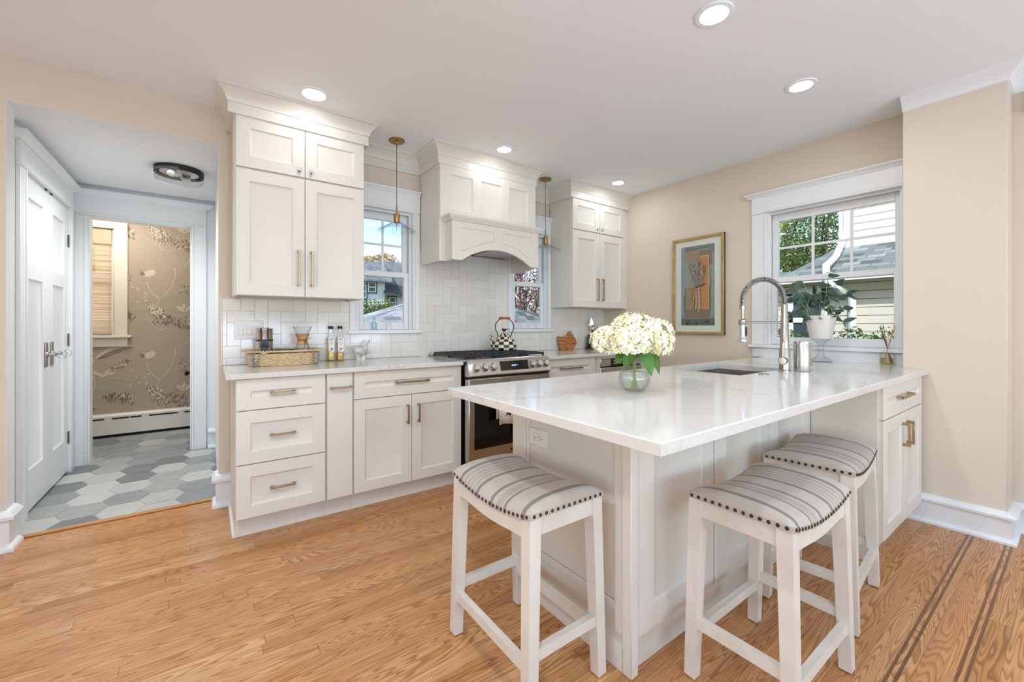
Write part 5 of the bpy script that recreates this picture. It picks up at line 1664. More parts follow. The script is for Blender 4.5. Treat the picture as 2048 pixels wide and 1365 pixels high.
def bird():
    x, y, z = .925, 3.215, CT
    t = thing('marble_bird', 'small grey veined marble bird figurine on the counter below the window', 'figurine', (x, y, z))
    mb = MB('marble')
    c = Vector((x, y, z))
    def blob(p0, p1, rs, n=18):
        p0, p1 = Vector(p0), Vector(p1); d = p1 - p0
        mb.lathe([(max(r, 0), h * d.length) for r, h in rs], c + p0, n, d)
    blob((-.058, 0, .088), (.062, 0, .052), [(0, 0), (.006, .02), (.017, .10), (.028, .22), (.037, .42), (.039, .58), (.033, .78), (.018, .93), (0, 1)])
    blob((.030, 0, .078), (.075, 0, .150), [(.022, 0), (.016, .25), (.009, .55), (.008, .9), (.004, .98), (0, 1)])
    blob((-.045, 0, .090), (-.074, 0, .098), [(.010, 0), (.006, .5), (0, 1)])
    mb.lathe([(0, 0), (.024, 0), (.025, .01), (.018, .03), (.022, .05), (0, .05)], c + Vector((-.012, 0, 0)), 16); mb.lathe([(0, 0), (.018, 0), (.018, .01), (.016, .04), (0, .04)], c + Vector((.026, 0, 0)), 16)
    part('body', mb, t)
bird()
# little bottles on the window ledge
def sill_bottle(x, h, r, key, label, kind=0):
    t = thing('glass_bottle', label, 'bottle', (x, YW - .022, WZ0), 'miniature glass bottles on the window ledge')
    n = {0: [(0, .001), (r, .002), (r * 1.05, .008), (r, h * .62), (r * .5, h * .70), (r * .42, h * .76), (r * .75, h * .98), (r * .8, h)],
         1: [(0, .001), (r, .002), (r * 1.02, h * .5), (r * .75, h * .60), (r * .36, h * .67), (r * .34, h * .95), (r * .42, h)],
         2: [(0, .001), (r, .002), (r, h * .55), (r * .5, h * .68), (r * .45, h * .9), (r * .6, h)]}[kind]
    mb = MB(key); mb.lathe(n, (x, YW - .022, WZ0), 18); part('body', mb, t)
sill_bottle(1.050, .098, .019, 'blueglass', 'pale blue miniature glass bottle on the window ledge, nearest the tall cabinet', 0)
sill_bottle(1.165, .112, .019, 'glass', 'clear miniature glass bottle with a thin neck on the window ledge, the tallest', 1)
sill_bottle(1.290, .085, .013, 'glass', 'slim clear miniature glass bottle on the window ledge, nearest the hood', 2)
def star(x, y):
    t = thing('glass_star', 'small clear glass star standing on the ledge of the window by the kettle', 'ornament', (x, y, WZ0), 'glass stars on the window ledge')
    mb = MB('glass'); pts = []
    for k in range(10):
        a_ = PI / 2 + k * PI / 5; r_ = .040 if k % 2 == 0 else .017
        pts.append((x + r_ * math.cos(a_), y - .005, WZ0 + .033 + r_ * math.sin(a_)))
    mb.prism(pts, (0, .010, 0)); part('body', mb, t, shade=0)
for x in (2.475, 2.575, 2.675): star(x, YW - .02)

# ------------------------------------------------------------------ kettle on the grates
def kettle():
    x, y, z = 2.150, 3.07, .9455
    t = thing('tea_kettle', 'black and cream checked enamel kettle with a bird on its lid, on the range', 'kettle', (x, y, z))
    prof = [(0, 0), (.099, 0), (.107, .008), (.109, .022), (.106, .045), (.098, .068), (.085, .092), (.067, .113), (.050, .127), (.041, .133)]
    # evenly cut rows of checks
    mb = MB('check_w'); pts = []
    for (r0, h0), (r1, h1) in zip(prof, prof[1:]):
        for k in range(6): pts.append((r0 + (r1 - r0) * k / 6, h0 + (h1 - h0) * k / 6))
    pts.append(prof[-1])
    seg = 56; acc = [0]
    for p_, q_ in zip(pts, pts[1:]): acc.append(acc[-1] + math.hypot(q_[0] - p_[0], q_[1] - p_[1]))
    base = acc[6]; tot = acc[-1] - base; rows = 6
    R_ = [[mb.v((x + r * math.cos(2 * PI * k / seg), y + r * math.sin(2 * PI * k / seg), z + h)) for k in range(seg)] if r > 1e-6 else [mb.v((x, y, z + h))] * seg for r, h in pts]
    for i in range(len(pts) - 1):
        s = ((acc[i] + acc[i + 1]) / 2 - base) / tot
        row = -1 if s < 0 else int(s * rows)
        for k in range(seg):
            mb.m('check_k' if (row + (k // 4)) % 2 == 0 else 'check_w')
            vs_ = [R_[i][k], R_[i][(k + 1) % seg], R_[i + 1][(k + 1) % seg], R_[i + 1][k]]
            u_ = []
            for v_ in vs_:
                if v_ not in u_: u_.append(v_)
            mb.f(u_)
    part('body', mb, t)
    mb = MB('check_w')
    lid = [(.042, .128), (.043, .134), (.036, .145), (.022, .153), (.008, .156), (0, .157)]
    for i, ((r0, h0), (r1, h1)) in enumerate(zip(lid, lid[1:])):
        for k in range(16):
            mb.m('check_k' if (i + k) % 2 else 'check_w'); a0, a1 = 2 * PI * k / 16, 2 * PI * (k + 1) / 16
            P4 = [(r0, h0, a0), (r0, h0, a1), (r1, h1, a1), (r1, h1, a0)] if r1 > 1e-6 else [(r0, h0, a0), (r0, h0, a1), (0, h1, 0)]
            mb.poly([(x + r * math.cos(a_), y + r * math.sin(a_), z + h) for r, h, a_ in P4])
    bmesh.ops.remove_doubles(mb.bm, verts=mb.bm.verts, dist=1e-5)
    lp = part('lid', mb, t)
    mb = MB('bronze')
    SX = Vector((.81, -.588, 0))           # handle runs across the view
    c = Vector((x, y, z))
    mb.cyl(c + UZ * .156, c + UZ * .166, .003, seg=8)
    mb.lathe([(0, 0), (.004, .002), (.010, .010), (.013, .020), (.010, .032), (.004, .042), (.003, .060), (0, .061)], c + UZ * .172 - SX * .022, 12, SX * .95 + UZ * .25)
    mb.lathe([(0, 0), (.007, .004), (.008, .009), (.003, .016), (0, .020)], c + UZ * .178 - SX * .012, 10, -SX * .5 + UZ * .85)
    part('bird_finial', mb, lp, 'dark bronze bird')
    mb = MB('bronze')
    arc = []
    for k in range(33):
        a_ = R(-38) + (PI + R(76)) * k / 32
        arc.append(c + SX * (.083 * math.cos(a_)) + UZ * (.205 + .078 * math.sin(a_)))
    mb.tube([c + SX * .058 + UZ * .118] + arc + [c - SX * .058 + UZ * .118], .0042, 8)
    part('bail', mb, t)
    mb = MB('wood_dark'); mb.lathe([(0, -.050), (.009, -.049), (.011, -.042), (.0115, -.012), (.010, -.006), (.0105, 0), (.010, .006), (.0115, .012), (.011, .042), (.009, .049), (0, .050)], c + UZ * .283, 18, SX); part('grip', mb, t, 'turned wooden grip')
    mb = MB('check_k'); sp = [c - SX * .098 + UZ * .026, c - SX * .113 + UZ * .050, c - SX * .112 + UZ * .085, c - SX * .116 + UZ * .110, c - SX * .126 + UZ * .132, c - SX * .131 + UZ * .136]
    fine = []
    for p_, q_ in zip(sp, sp[1:]):
        for k in range(3): fine.append(p_.lerp(q_, k / 3))
    fine.append(sp[-1])
    rr = [.016 - .0105 * k / (len(fine) - 1) for k in range(len(fine))]
    mb.tube(fine, rr, 10)
    mb.bm.faces.ensure_lookup_table()
    mb.m('check_w')
    for k, f_ in enumerate(mb.bm.faces):
        if ((k // 10) // 3 + (k % 10) // 5) % 2: f_.material_index = 1
    part('spout', mb, t)
kettle()

def olive_board():
    x, y, z = 3.085, 3.245, CT
    t = thing('wooden_board', 'irregular olive wood board leaning on the tiles beside the range', 'cutting board', (x, y, z))
    out = [(-.105, .005), (-.045, 0), (.055, 0), (.095, .030), (.125, .075), (.118, .105), (.095, .140), (.062, .188), (.050, .196), (.030, .190), (.005, .160), (-.030, .142), (-.075, .140), (-.118, .146), (-.128, .136), (-.132, .100), (-.122, .050)]
    out = [(-.09 if False else a, b) for a, b in out]
    fine = []
    n = len(out)
    for i in range(n):
        p0, p1, p2, p3 = (out[(i + k) % n] for k in (-1, 0, 1, 2))
        for s in range(4):
            u = s / 4
            fine.append(tuple(.5 * ((2 * p1[d]) + (-p0[d] + p2[d]) * u + (2 * p0[d] - 5 * p1[d] + 4 * p2[d] - p3[d]) * u * u + (-p0[d] + 3 * p1[d] - 3 * p2[d] + p3[d]) * u ** 3) for d in (0, 1)))
    mb = MB('olive')
    tilt = .16
    pts = [(x + a, y - .024 + max(b, 0) * tilt * .9, z + max(b, 0) * .985 + .0008) for a, b in fine]
    mb.prism(pts, (0, .022, -.003))
    o = part('board', mb, t)
    bv = o.modifiers.new('edge', 'BEVEL'); bv.width = .004; bv.segments = 2; bv.limit_method = 'ANGLE'
olive_board()
def utensils():
    x, y, z = 3.42, 3.20, CT
    t = thing('utensil_crock', 'dark pewter crock for utensils in the far counter corner', 'crock', (x, y, z))
    mb = MB('crock'); mb.lathe([(0, 0), (.072, 0), (.074, .006), (.060, .085), (.050, .150), (.052, .156), (.047, .156), (.045, .150), (.056, .08), (.068, .008), (0, .008)], (x, y, z), 28); part('body', mb, t)
    def tool(name, label, dx, dy, L, head):
        p0 = Vector((x - dx * .15, y - dy * .15, z + .03)); d = Vector((dx, dy, 1)).normalized(); p1 = p0 + d * L
        tt = thing(name, label, 'utensil', tuple(p0), 'steel utensils in the crock')
        mb = MB('steel'); mb.tube([p0, p0.lerp(p1, .5), p1], .0042, 8); part('handle', mb, tt)
        side = d.cross(Vector((.588, .809, 0))).normalized()
        fw = side.cross(d).normalized()
        mb = MB('chrome')
        if head == 'spatula': mb.prism([p1 - side * .012, p1 + side * .012, p1 + side * .022 + d * .04, p1 + side * .006 + d * .10, p1 + d * .108, p1 - side * .022 + d * .035], fw * .002)
        elif head == 'ladle':
            arc = [p1 + (d * (.03 * math.sin(a_)) - side * (.03 * (1 - math.cos(a_)))) for a_ in [PI * k / 10 for k in range(11)]]
            mb.tube(arc, .0042, 8); mb.lathe([(0, -.02), (.018, -.012), (.025, .005), (.024, .006), (.016, -.010), (0, -.017)], arc[-1] - d * .01, 16, d)
        elif head == 'spoon': mb.lathe([(0, 0), (.008, .004), (.020, .02), (.024, .04), (.019, .06), (.008, .072), (0, .075)], p1 - d * .005, 14, d)
        elif head == 'whisk':
            for k in range(6):
                a_ = PI * k / 6; r_ = side * math.cos(a_) + fw * math.sin(a_)
                mb.tube([p1 + d * (.10 * u) + r_ * (.026 * math.sin(PI * u) ** .8 * (1 if True else 0)) for u in [j / 8 for j in range(9)]], .0012, 5)
                mb.tube([p1 + d * (.10 * u) - r_ * (.026 * math.sin(PI * u) ** .8) for u in [j / 8 for j in range(9)]], .0012, 5)
        elif head == 'fork':
            for s in (-2, -1, 0, 1, 2): mb.tube([p1, p1 + d * .03 + side * .008 * s, p1 + d * .075 + side * .009 * s + fw * .012], .0022, 5)
        part('head', mb, tt)
    tool('ladle', 'curved steel ladle hanging out over the crock edge', -.26, -.12, .20, 'ladle')
    tool('serving_fork', 'steel pasta fork standing in the pewter crock', -.14, .10, .17, 'fork')
    tool('spatula', 'pointed steel spatula standing tallest in the pewter crock', .02, .12, .21, 'spatula')
    tool('serving_spoon', 'steel spoon at the middle of the pewter crock', -.02, -.10, .16, 'spoon')
    tool('whisk', 'steel whisk leaning toward the wall in the pewter crock', .28, .05, .16, 'whisk')
utensils()

# ------------------------------------------------------------------ sink fittings
def faucet():
    x, y, z = 2.640, 1.010, CT
    t = thing('kitchen_faucet', 'brushed nickel spring faucet arching over the sink', 'faucet', (x, y, z))
    D = Vector((-.80, .60, 0)).normalized()          # spout direction, over the sink
    b = Vector((x, y, z))
    mb = MB('nickel'); mb.lathe([(0, 0), (.030, 0), (.030, .006), (.0265, .009), (.0265, .128), (.0245, .132), (0, .132)], b, 28); part('base', mb, t)
    mb = MB('nickel'); mb.lathe([(0, .128), (.0215, .130), (.0215, .240), (.0200, .242), (.0200, .300), (.0165, .306), (.0165, .375), (.0150, .378), (0, .378)], b, 24); part('post', mb, t)
    mb = MB('nickel')
    S_ = Vector((-.588, -.40, 0)).normalized(); S_ = Vector((-.85, -.2, 0)).normalized()
    mb.lathe([(0, 0), (.0215, 0), (.0215, .055), (.019, .062), (0, .063)], b + UZ * .062 + S_ * .015, 20, S_); 
    mb.bar(b + UZ * .075 + S_ * .045, b + UZ * .165 + S_ * .030, .010, .013); mb.lathe([(0, 0), (.006, .001), (.006, .012), (0, .014)], b + UZ * .163 + S_ * .029, 10, (-.4, 0, .3))
    part('lever', mb, t)
    # hose arch and the coil round it
    top, drop = .378, .300
    rad = .118
    arc = [b + UZ * top]
    cz = z + .395
    n = 40
    for k in range(n + 1):
        a_ = PI - PI * k / n
        arc.append(Vector((x, y, cz)) + D * (rad + rad * math.cos(a_)) + UZ * (rad * 1.06 * math.sin(a_)))
    end = Vector((x, y, 0)) + D * 2 * rad
    arc += [Vector((end.x, end.y, cz - .04))]
    mb = MB('steel_dark'); mb.tube(arc, .0085, 10); part('hose', mb, t)
    # coil
    dense = []
    for p_, q_ in zip(arc, arc[1:]):
        m = max(1, int((q_ - p_).length / .0007))
        for k in range(m): dense.append(p_.lerp(q_, k / m))
    L = 0; coil = []
    per = .0078; prev = dense[0]
    for i, p_ in enumerate(dense[:-1]):
        tg = (dense[i + 1] - p_).normalized(); L += (p_ - prev).length; prev = p_
        sd = D.cross(UZ).normalized(); nn = tg.cross(sd)
        ph = 2 * PI * L / per
        coil.append(p_ + (sd * math.cos(ph) + nn * math.sin(ph)) * .0135)
    mb = MB('nickel'); mb.tube(coil, .0017, 5); part('spring_coil', mb, t)
    mb = MB('nickel'); ed = Vector((end.x, end.y, z))
    mb.lathe([(0, .352), (.0165, .352), (.0165, .370), (.010, .374), (0, .374)], ed, 18); mb.cyl(ed + UZ * .295, ed + UZ * .355, .0095, seg=14)
    mb.cyl(b + UZ * .277, ed + UZ * .277, .0058, seg=12); mb.lathe([(0, .262), (.018, .262), (.020, .266), (.020, .290), (.013, .297), (0, .297)], ed, 18)
    part('support_arm', mb, t)
    mb = MB('chrome'); mb.lathe([(0, .262), (.0165, .262), (.0175, .250), (.0175, .205), (.022, .185), (.029, .176), (.029, .170), (.026, .168), (0, .168)], ed, 22)
    sh = part('spray_head', mb, t)
    mb = MB('black'); sd = Vector((.3, -.95, 0)).normalized(); mb.obox(ed + UZ * .226 + sd * .0175, sd.cross(UZ), sd, UZ, .010, .006, .026, .004); part('spray_lever', mb, sh)
faucet()
cn = thing('steel_canister', 'brushed steel soap canister standing behind the faucet', 'canister', (2.70, .945, CT))
mb = MB('steel'); mb.lathe([(0, 0), (.040, 0), (.041, .004), (.041, .158), (.039, .162), (0, .163)], (2.712, .948, CT), 32); part('body', mb, cn)
mb = MB('chrome'); mb.lathe([(.0395, .160), (.042, .161), (.042, .168), (.036, .169), (.030, .165), (0, .165)], (2.712, .948, CT), 32); part('lid', mb, cn)
ds = thing('air_gap_cap', 'small cylindrical nickel cap beside the steel canister', 'sink fitting', (2.845, .96, CT))
mb = MB('nickel'); mb.lathe([(0, 0), (.024, 0), (.024, .004), (.015, .006), (.014, .022), (.021, .026), (.021, .060), (.019, .063), (0, .063)], (2.845, .965, CT), 22); part('body', mb, ds)
sw = solo('disposal_button', MB('nickel').lathe([(0, 0), (.026, 0), (.025, .004), (.014, .006), (.012, .008), (0, .008)], (2.372, 1.005, CT), 22), 'flat round nickel button in the quartz in front of the sink', 'sink fitting', loc=(2.372, 1.005, CT))

# ------------------------------------------------------------------ compote planter, plant, reed diffuser
PC = Vector((3.525, 1.118, CT))
cp_ = thing('pedestal_planter', 'frosted white bowl on a clear glass pedestal by the window', 'planter', tuple(PC))
mb = MB('planter')
mb.lathe([(0, .165), (.060, .165), (.066, .172), (.092, .315), (.096, .328), (.092, .328), (.088, .316), (.061, .180), (0, .176)], PC, 28); part('bowl', mb, cp_)
mb = MB('crystal'); mb.lathe([(0, .0), (.066, 0), (.068, .006), (.060, .016), (.034, .030), (.024, .044), (.018, .056), (.016, .078), (.025, .086), (.016, .094), (.014, .112), (.022, .124), (.030, .140), (.056, .158), (.060, .164), (0, .1645)], PC, 28); part('pedestal', mb, cp_, 'clear glass pedestal')
mb = MB('soil'); mb.lathe([(0, .312), (.086, .312), (.084, .302), (0, .302)], PC, 24); part('soil', mb, cp_)
def leaf_blade(mb, p, d, up, L, W, curl=.25, cup=.12, n=7):
    d = Vector(d).normalized(); side = d.cross(Vector(up))
    if side.length < 1e-3: side = d.cross(Vector((0, 1, .01)))
    side.normalize(); nrm = side.cross(d).normalized()
    rows = []
    for k in range(n + 1):
        u = k / n; w = W * (math.sin(PI * min(1, u ** .8 * .98 + .02)) ** .8) * (1 - .25 * u)
        c = Vector(p) + d * (L * u) - nrm * (curl * L * u * u)
        rows.append([c - side * w / 2 + nrm * cup * w * .5, c, c + side * w / 2 + nrm * cup * w * .5])
    V = [[mb.v(q) for q in r_] for r_ in rows]
    for a_, b_ in zip(V, V[1:]):
        mb.f([a_[0], a_[1], b_[1], b_[0]]); mb.f([a_[1], a_[2], b_[2], b_[1]])
def hoya():
    rnd = random.Random(8)
    c = PC + UZ * .315
    t = thing('trailing_plant', 'leafy dark green trailing houseplant growing in the pedestal bowl', 'plant', tuple(c))
    ms = MB('stemgreen'); ml = MB('darkleaf')
    V1 = Vector((.588, .809, 0)); H1 = Vector((.809, -.588, 0))    # across the window view
    # an arching hoop of leaves with stems at both ends of the bowl
    hoop = []
    for k in range(25):
        a_ = PI * 1.02 - PI * 1.04 * k / 24
        hoop.append(c + H1 * (.088 * math.cos(a_)) + UZ * (.01 + .175 * math.sin(a_)) + V1 * .02 * math.sin(3 * a_))
    ms.tube(hoop, .003, 6)
    def leaf(p, d, L=None, W=None, **kw): leaf_blade(ml, p, d, kw.pop('up', (-V1 + UZ * .5)), L or rnd.uniform(.068, .095), W or rnd.uniform(.034, .048), curl=kw.pop('curl', rnd.uniform(.05, .35)))
    for k in range(1, 24):
        p = hoop[k]
        for s in (-1, 1):
            if rnd.random() < (.8 if k < 11 or k > 15 else .55):
                out = (p - (c + UZ * .05)).normalized()
                d = out * rnd.uniform(-.2, .9) * s + H1 * rnd.uniform(-.6, .6) + V1 * rnd.uniform(-.7, .4) + UZ * rnd.uniform(-.6, .25)
                leaf(p, d)
    for (dh, dz, L) in ((-.12, .26, .10), (.13, .24, .09), (-.20, .12, .1), (.19, .17, .1), (.18, .06, .09), (-.19, .02, .1), (.15, -.03, .09), (-.17, .20, .09), (.06, .29, .09), (.0, .23, .1)):
        p1 = c + H1 * dh + UZ * dz + V1 * rnd.uniform(-.03, .03)
        p0 = c + H1 * (dh * .35)
        pm = (p0 + p1) / 2 + UZ * .04
        ms.tube([p0, pm, p1], .0020, 5)
        for q in (pm, p1, p1, pm.lerp(p1, .5)):
            leaf(q, H1 * (math.copysign(.8, dh)) + UZ * rnd.uniform(-.7, .5) + V1 * rnd.uniform(-.5, .5), L * rnd.uniform(.7, .95))
    for a_ in range(9):
        th = a_ * 2 * PI / 9; p = c + Vector((math.cos(th), math.sin(th), 0)) * .05
        leaf(p, Vector((math.cos(th), math.sin(th), rnd.uniform(-.35, .35))), .085, .042)
    part('stem', ms, t); part('foliage', ml, t, shade=80, recalc=False)
hoya()
DC = Vector((3.665, .785, CT))
df = thing('reed_diffuser', 'clear square glass reed diffuser in the window corner by the pier', 'diffuser', tuple(DC))
mb = MB('glass')
def sqrings(c, prof, rot=0):
    rings = []
    for r, h in prof:
        rings.append([mb.v(c + Vector((r * a_, r * b_, h))) for a_, b_ in ((-1, -1), (1, -1), (1, 1), (-1, 1))])
    mb.f(rings[0][::-1])
    for p_, q_ in zip(rings, rings[1:]):
        for k in range(4): mb.f([p_[k], p_[(k + 1) % 4], q_[(k + 1) % 4], q_[k]])
sqrings(DC, [(.034, .001), (.035, .004), (.035, .066), (.012, .090), (.010, .100)]); part('bottle', mb, df, shade=0)
mb = MB(thin_glass('diffuser_liquid', '#f3eecd', '#d8cf9c', .05, 1.35)); mb.box(DC.x - .031, DC.x + .031, DC.y - .031, DC.y + .031, CT + .005, CT + .042); part('liquid', mb, df, shade=0)
H1 = Vector((.809, -.588, 0))
for k, (dx, key, L) in enumerate(((-.36, 'reed_d', .255), (-.30, 'reed_d', .26), (-.19, 'reed_d', .262), (.26, 'reed', .262), (.34, 'reed', .258), (-.27, 'reed', .19))):
    mb = MB(key); p0 = DC + UZ * .010 - H1 * dx * .09; d = (H1 * dx + UZ + Vector((0, 0, 0))).normalized(); mb.cyl(p0, p0 + d * L, .0018, seg=6); part('reed', mb, df)

# ------------------------------------------------------------------ hydrangeas in the glass vase
VC = Vector((1.365, 1.055, CT))
vz = thing('glass_vase', 'round ribbed clear glass vase with a flared neck on the peninsula', 'vase', tuple(VC))
mb = MB('glass')
prof = [(0, .004), (.030, .002), (.040, .006), (.054, .024), (.060, .048), (.057, .070), (.045, .088), (.033, .100), (.030, .115), (.031, .140), (.034, .152)]
mb.lathe(prof, VC, 48, rib=.0012); part('body', mb, vz)
mb = MB(thin_glass('vase_water', '#f6faf8', '#c9d6d2', .02, 1.33)); mb.lathe([(0, .006), (.036, .007), (.050, .024), (.056, .048), (.053, .068), (.044, .080), (0, .080)], VC, 28); part('water', mb, vz)
def hydrangea(off, rad, label, seed, leaves=()):
    rnd = random.Random(seed)
    hc = VC + Vector(off)
    base = VC + Vector((off[0] * -.12, off[1] * -.12, .012))
    t = thing('hydrangea', label, 'flower', tuple(base), 'cream hydrangeas in the glass vase')
    neck = VC + Vector((off[0] * .10, off[1] * .10, .135))
    ms = MB('stemgreen'); ms.tube([base, base.lerp(neck, .5), neck, neck.lerp(hc, .6), hc], .0032, 7); part('stem', ms, t)
    mb = MB('petal')
    n = 235; ga = PI * (3 - math.sqrt(5))
    for i in range(n):
        zz = 1 - 1.72 * (i + .5) / n
        r_ = math.sqrt(max(0, 1 - zz * zz)); th = ga * i + rnd.uniform(-.15, .15)
        d = Vector((r_ * math.cos(th), r_ * math.sin(th), zz))
        squash = Vector((d.x, d.y, d.z * .80))
        c = hc + squash * rad * rnd.uniform(.88, 1.06)
        nrm = (d + Vector((rnd.uniform(-.35, .35), rnd.uniform(-.35, .35), rnd.uniform(-.2, .35)))).normalized()
        a_ = nrm.cross(Vector((.3, .2, 1))).normalized(); b_ = nrm.cross(a_)
        rot = rnd.uniform(0, PI); s = rad * rnd.uniform(.135, .185)
        yel = rnd.random() < .16 + .35 * max(0, -zz)
        mb.m('petal_y' if yel else 'petal')
        cen = mb.v(c)
        for k in range(4):
            t0 = rot + k * PI / 2
            def pt(f_, ang, lift): return mb.v(c + (a_ * math.cos(ang) + b_ * math.sin(ang)) * s * f_ + nrm * s * lift)
            P6 = [pt(.55, t0 - .70, .08), pt(.92, t0 - .52, .20), pt(1.10, t0 - .18, .30), pt(1.10, t0 + .18, .30), pt(.92, t0 + .52, .20), pt(.55, t0 + .70, .08)]
            for q0, q1 in zip(P6, P6[1:]): mb.f([cen, q0, q1])
        mb.m('petal_y'); mb.lathe([(0, .0), (s * .10, s * .05), (0, s * .14)], c, 5, nrm)
    mb.m('petal_y'); mb.lathe([(0, -.5 * rad), (.5 * rad, -.3 * rad), (.70 * rad, .0), (.5 * rad, .42 * rad), (0, .56 * rad)], hc, 14)
    part('flower_head', mb, t, shade=80, recalc=False)
    for (p, d, L, W) in leaves:
        ml = MB('leaf'); leaf_blade(ml, VC + Vector(p), d, (-.3, -.5, .8), L, W, curl=.25, cup=.25, n=9)
        lf = part('leaf', ml, t, shade=80, recalc=False)
H1 = Vector((.809, -.588, 0)); V1 = Vector((.588, .809, 0))
def hp(h, v, z): return tuple(H1 * h + V1 * v + UZ * z)
hydrangea(hp(-.088, .035, .198), .073, 'cream hydrangea head on the side of the bunch nearest the range', 1, [(hp(-.03, 0, .165), hp(-.55, -.3, -.5), .075, .055)])
hydrangea(hp(-.030, -.055, .206), .080, 'cream hydrangea head low at the front of the bunch, facing the stools', 2, [(hp(.02, -.03, .165), hp(.32, -.35, -.75), .105, .066), (hp(-.012, -.03, .16), hp(-.4, -.1, -.6), .075, .055)])
hydrangea(hp(.004, .030, .242), .082, 'cream hydrangea head at the top of the bunch', 3)
hydrangea(hp(.070, .0, .222), .080, 'cream hydrangea head high on the side of the bunch nearest the picture', 4, [(hp(.05, .0, .17), hp(.55, .0, -.72), .120, .075)])
hydrangea(hp(.102, .030, .182), .062, 'smaller cream hydrangea head at the edge of the bunch nearest the sink', 5, [(hp(.045, .02, .168), hp(.35, .2, -.45), .08, .05)])
# ------------------------------------------------------------------ outdoors
mb = MB('lawn'); mb.box(-40, 60, 3.9, 70, -1.1, -1.0); struct('ground', mb, shade=0)
mb = MB('lawn'); mb.box(4.2, 60, -40, 3.9, -.62, -.5); struct('ground', mb, shade=0)
def set_uv(o, fu, fv):
    me = o.data; uv = me.uv_layers.new(name='uv')
    for lp in me.loops:
        co = me.vertices[lp.vertex_index].co + OFF_W(o)
        uv.data[lp.index].uv = (fu(co), fv(co))
def OFF_W(o): return OFF[o.name]

def scatter(mb, c, rx, ry, rz, n, s, seed, hollow=.45):
    rnd = random.Random(seed)
    for _ in range(n):
        while True:
            p = Vector((rnd.uniform(-1, 1), rnd.uniform(-1, 1), rnd.uniform(-1, 1)))
            if hollow < p.length < 1: break
        q = Vector((c[0] + p.x * rx, c[1] + p.y * ry, c[2] + p.z * rz))
        a = Vector((rnd.uniform(-1, 1), rnd.uniform(-1, 1), rnd.uniform(-1, 1))).normalized(); b = a.cross(Vector((rnd.uniform(-1, 1), rnd.uniform(-1, 1), rnd.uniform(-1, 1)))).normalized()
        k = s * rnd.uniform(.6, 1.3)
        mb.f([mb.v(q - a * k), mb.v(q + b * k * .5), mb.v(q + a * k), mb.v(q - b * k * .5)])
def tree(name, label, loc, trunk_h, blobs, fol, n, s, seed, branches=6):
    t = thing(name, label, 'tree', loc)
    rnd = random.Random(seed)
    mb = MB('bark'); x, y, z = loc
    mb.tube([(x, y, z - .3), (x + .05, y, z + trunk_h * .5), (x, y + .05, z + trunk_h)], [.16, .12, .09], 8)
    for k in range(branches):
        b = blobs[k % len(blobs)]
        e = Vector((b[0] + rnd.uniform(-.5, .5) * b[3], b[1] + rnd.uniform(-.5, .5) * b[4], b[2] + rnd.uniform(0, .7) * b[5]))
        s0 = Vector((x, y, z + trunk_h * rnd.uniform(.6, 1)))
        m_ = s0.lerp(e, .5) + Vector((rnd.uniform(-.3, .3), rnd.uniform(-.3, .3), .2)); mb.tube([s0, m_, e], [.06, .04, .015], 6)
    part('trunk', mb, t)
    mb = MB(fol)
    for i, b in enumerate(blobs): scatter(mb, b[:3], b[3], b[4], b[5], n // len(blobs), s, seed * 10 + i)
    part('crown', mb, t, shade=0, recalc=False)

# neighbour's cream house seen past the sink
nh = thing('neighbor_house', 'cream sided neighbor house with a green shingled lower roof', 'house', (7.2, 1.5, -.5))
mb = MB('siding'); mb.box(7.7, 12, -5, 2.16, -.5, 6.0); part('upper_wall', mb, nh, shade=0)
mb = MB('siding'); mb.box(6.75, 7.71, -5, 3.3, -.5, 1.80); part('lower_wall', mb, nh, shade=0)
mb = MB('outtrim'); mb.box(7.66, 7.76, 2.10, 2.20, 2.0, 6.0); mb.box(7.68, 7.70, -5, 2.10, 2.315, 2.355); part('corner_board', mb, nh, shade=0)
mb = MB('shingle_green')
ea, ri = (6.48, 1.83), (7.70, 2.33)
mb.prism([(ea[0], -5, ea[1]), (ri[0], -5, ri[1]), (ri[0], 2.24, ri[1]), (ea[0], 2.52, ea[1])], (0, 0, -.03))
o = part('lower_roof', mb, nh, shade=0); set_uv(o, lambda c: c.y, lambda c: c.x)
mb = MB('shingle_green'); mb.prism([(6.5, 1.95, 1.80), (7.2, 1.95, 1.98), (7.2, 3.8, 1.98), (6.5, 3.8, 1.80)], (0, 0, -.03))
o = part('side_roof', mb, nh, shade=0); set_uv(o, lambda c: c.y, lambda c: c.x)
mb = MB('outtrim'); mb.box(6.44, 6.49, -5, 3.8, 1.73, 1.83); mb.box(6.49, 6.75, -5, 3.8, 1.76, 1.775); part('gutter', mb, nh, shade=0)
mb = MB('outtrim')
mb.tube([(7.62, 2.09, 6), (7.62, 2.09, 2.62), (7.58, 2.09, 2.5), (6.95, 2.03, 2.10), (6.42, 1.98, 1.92), (6.40, 1.97, 1.78), (6.42, 1.95, 1.70), (6.68, 1.80, 1.56), (6.70, 1.78, 1.48), (6.70, 1.78, -.5)], .042, 8)
part('downspout', mb, nh, 'white downspout bending over the roof')
w_ = MB('outtrim')
for a, b, c, d in ((2.03, 2.12, .9, 1.66), (2.46, 2.55, .9, 1.66), (2.03, 2.55, 1.58, 1.66), (2.03, 2.55, 1.2, 1.27)): w_.box(6.71, 6.76, a, b, c, d)
wn = part('window', w_, nh, shade=0)
mb = MB('outglass'); mb.box(6.735, 6.755, 2.12, 2.46, .9, 1.60); part('pane', mb, wn, shade=0)
mb = MB('shingle_green'); mb.prism([(7.2, -5, 5.75), (10, -5, 7.6), (10, 2.7, 7.6), (7.2, 2.7, 5.75)], (0, 0, .06)); o = part('main_roof', mb, nh, shade=0); set_uv(o, lambda c: c.y, lambda c: c.x)

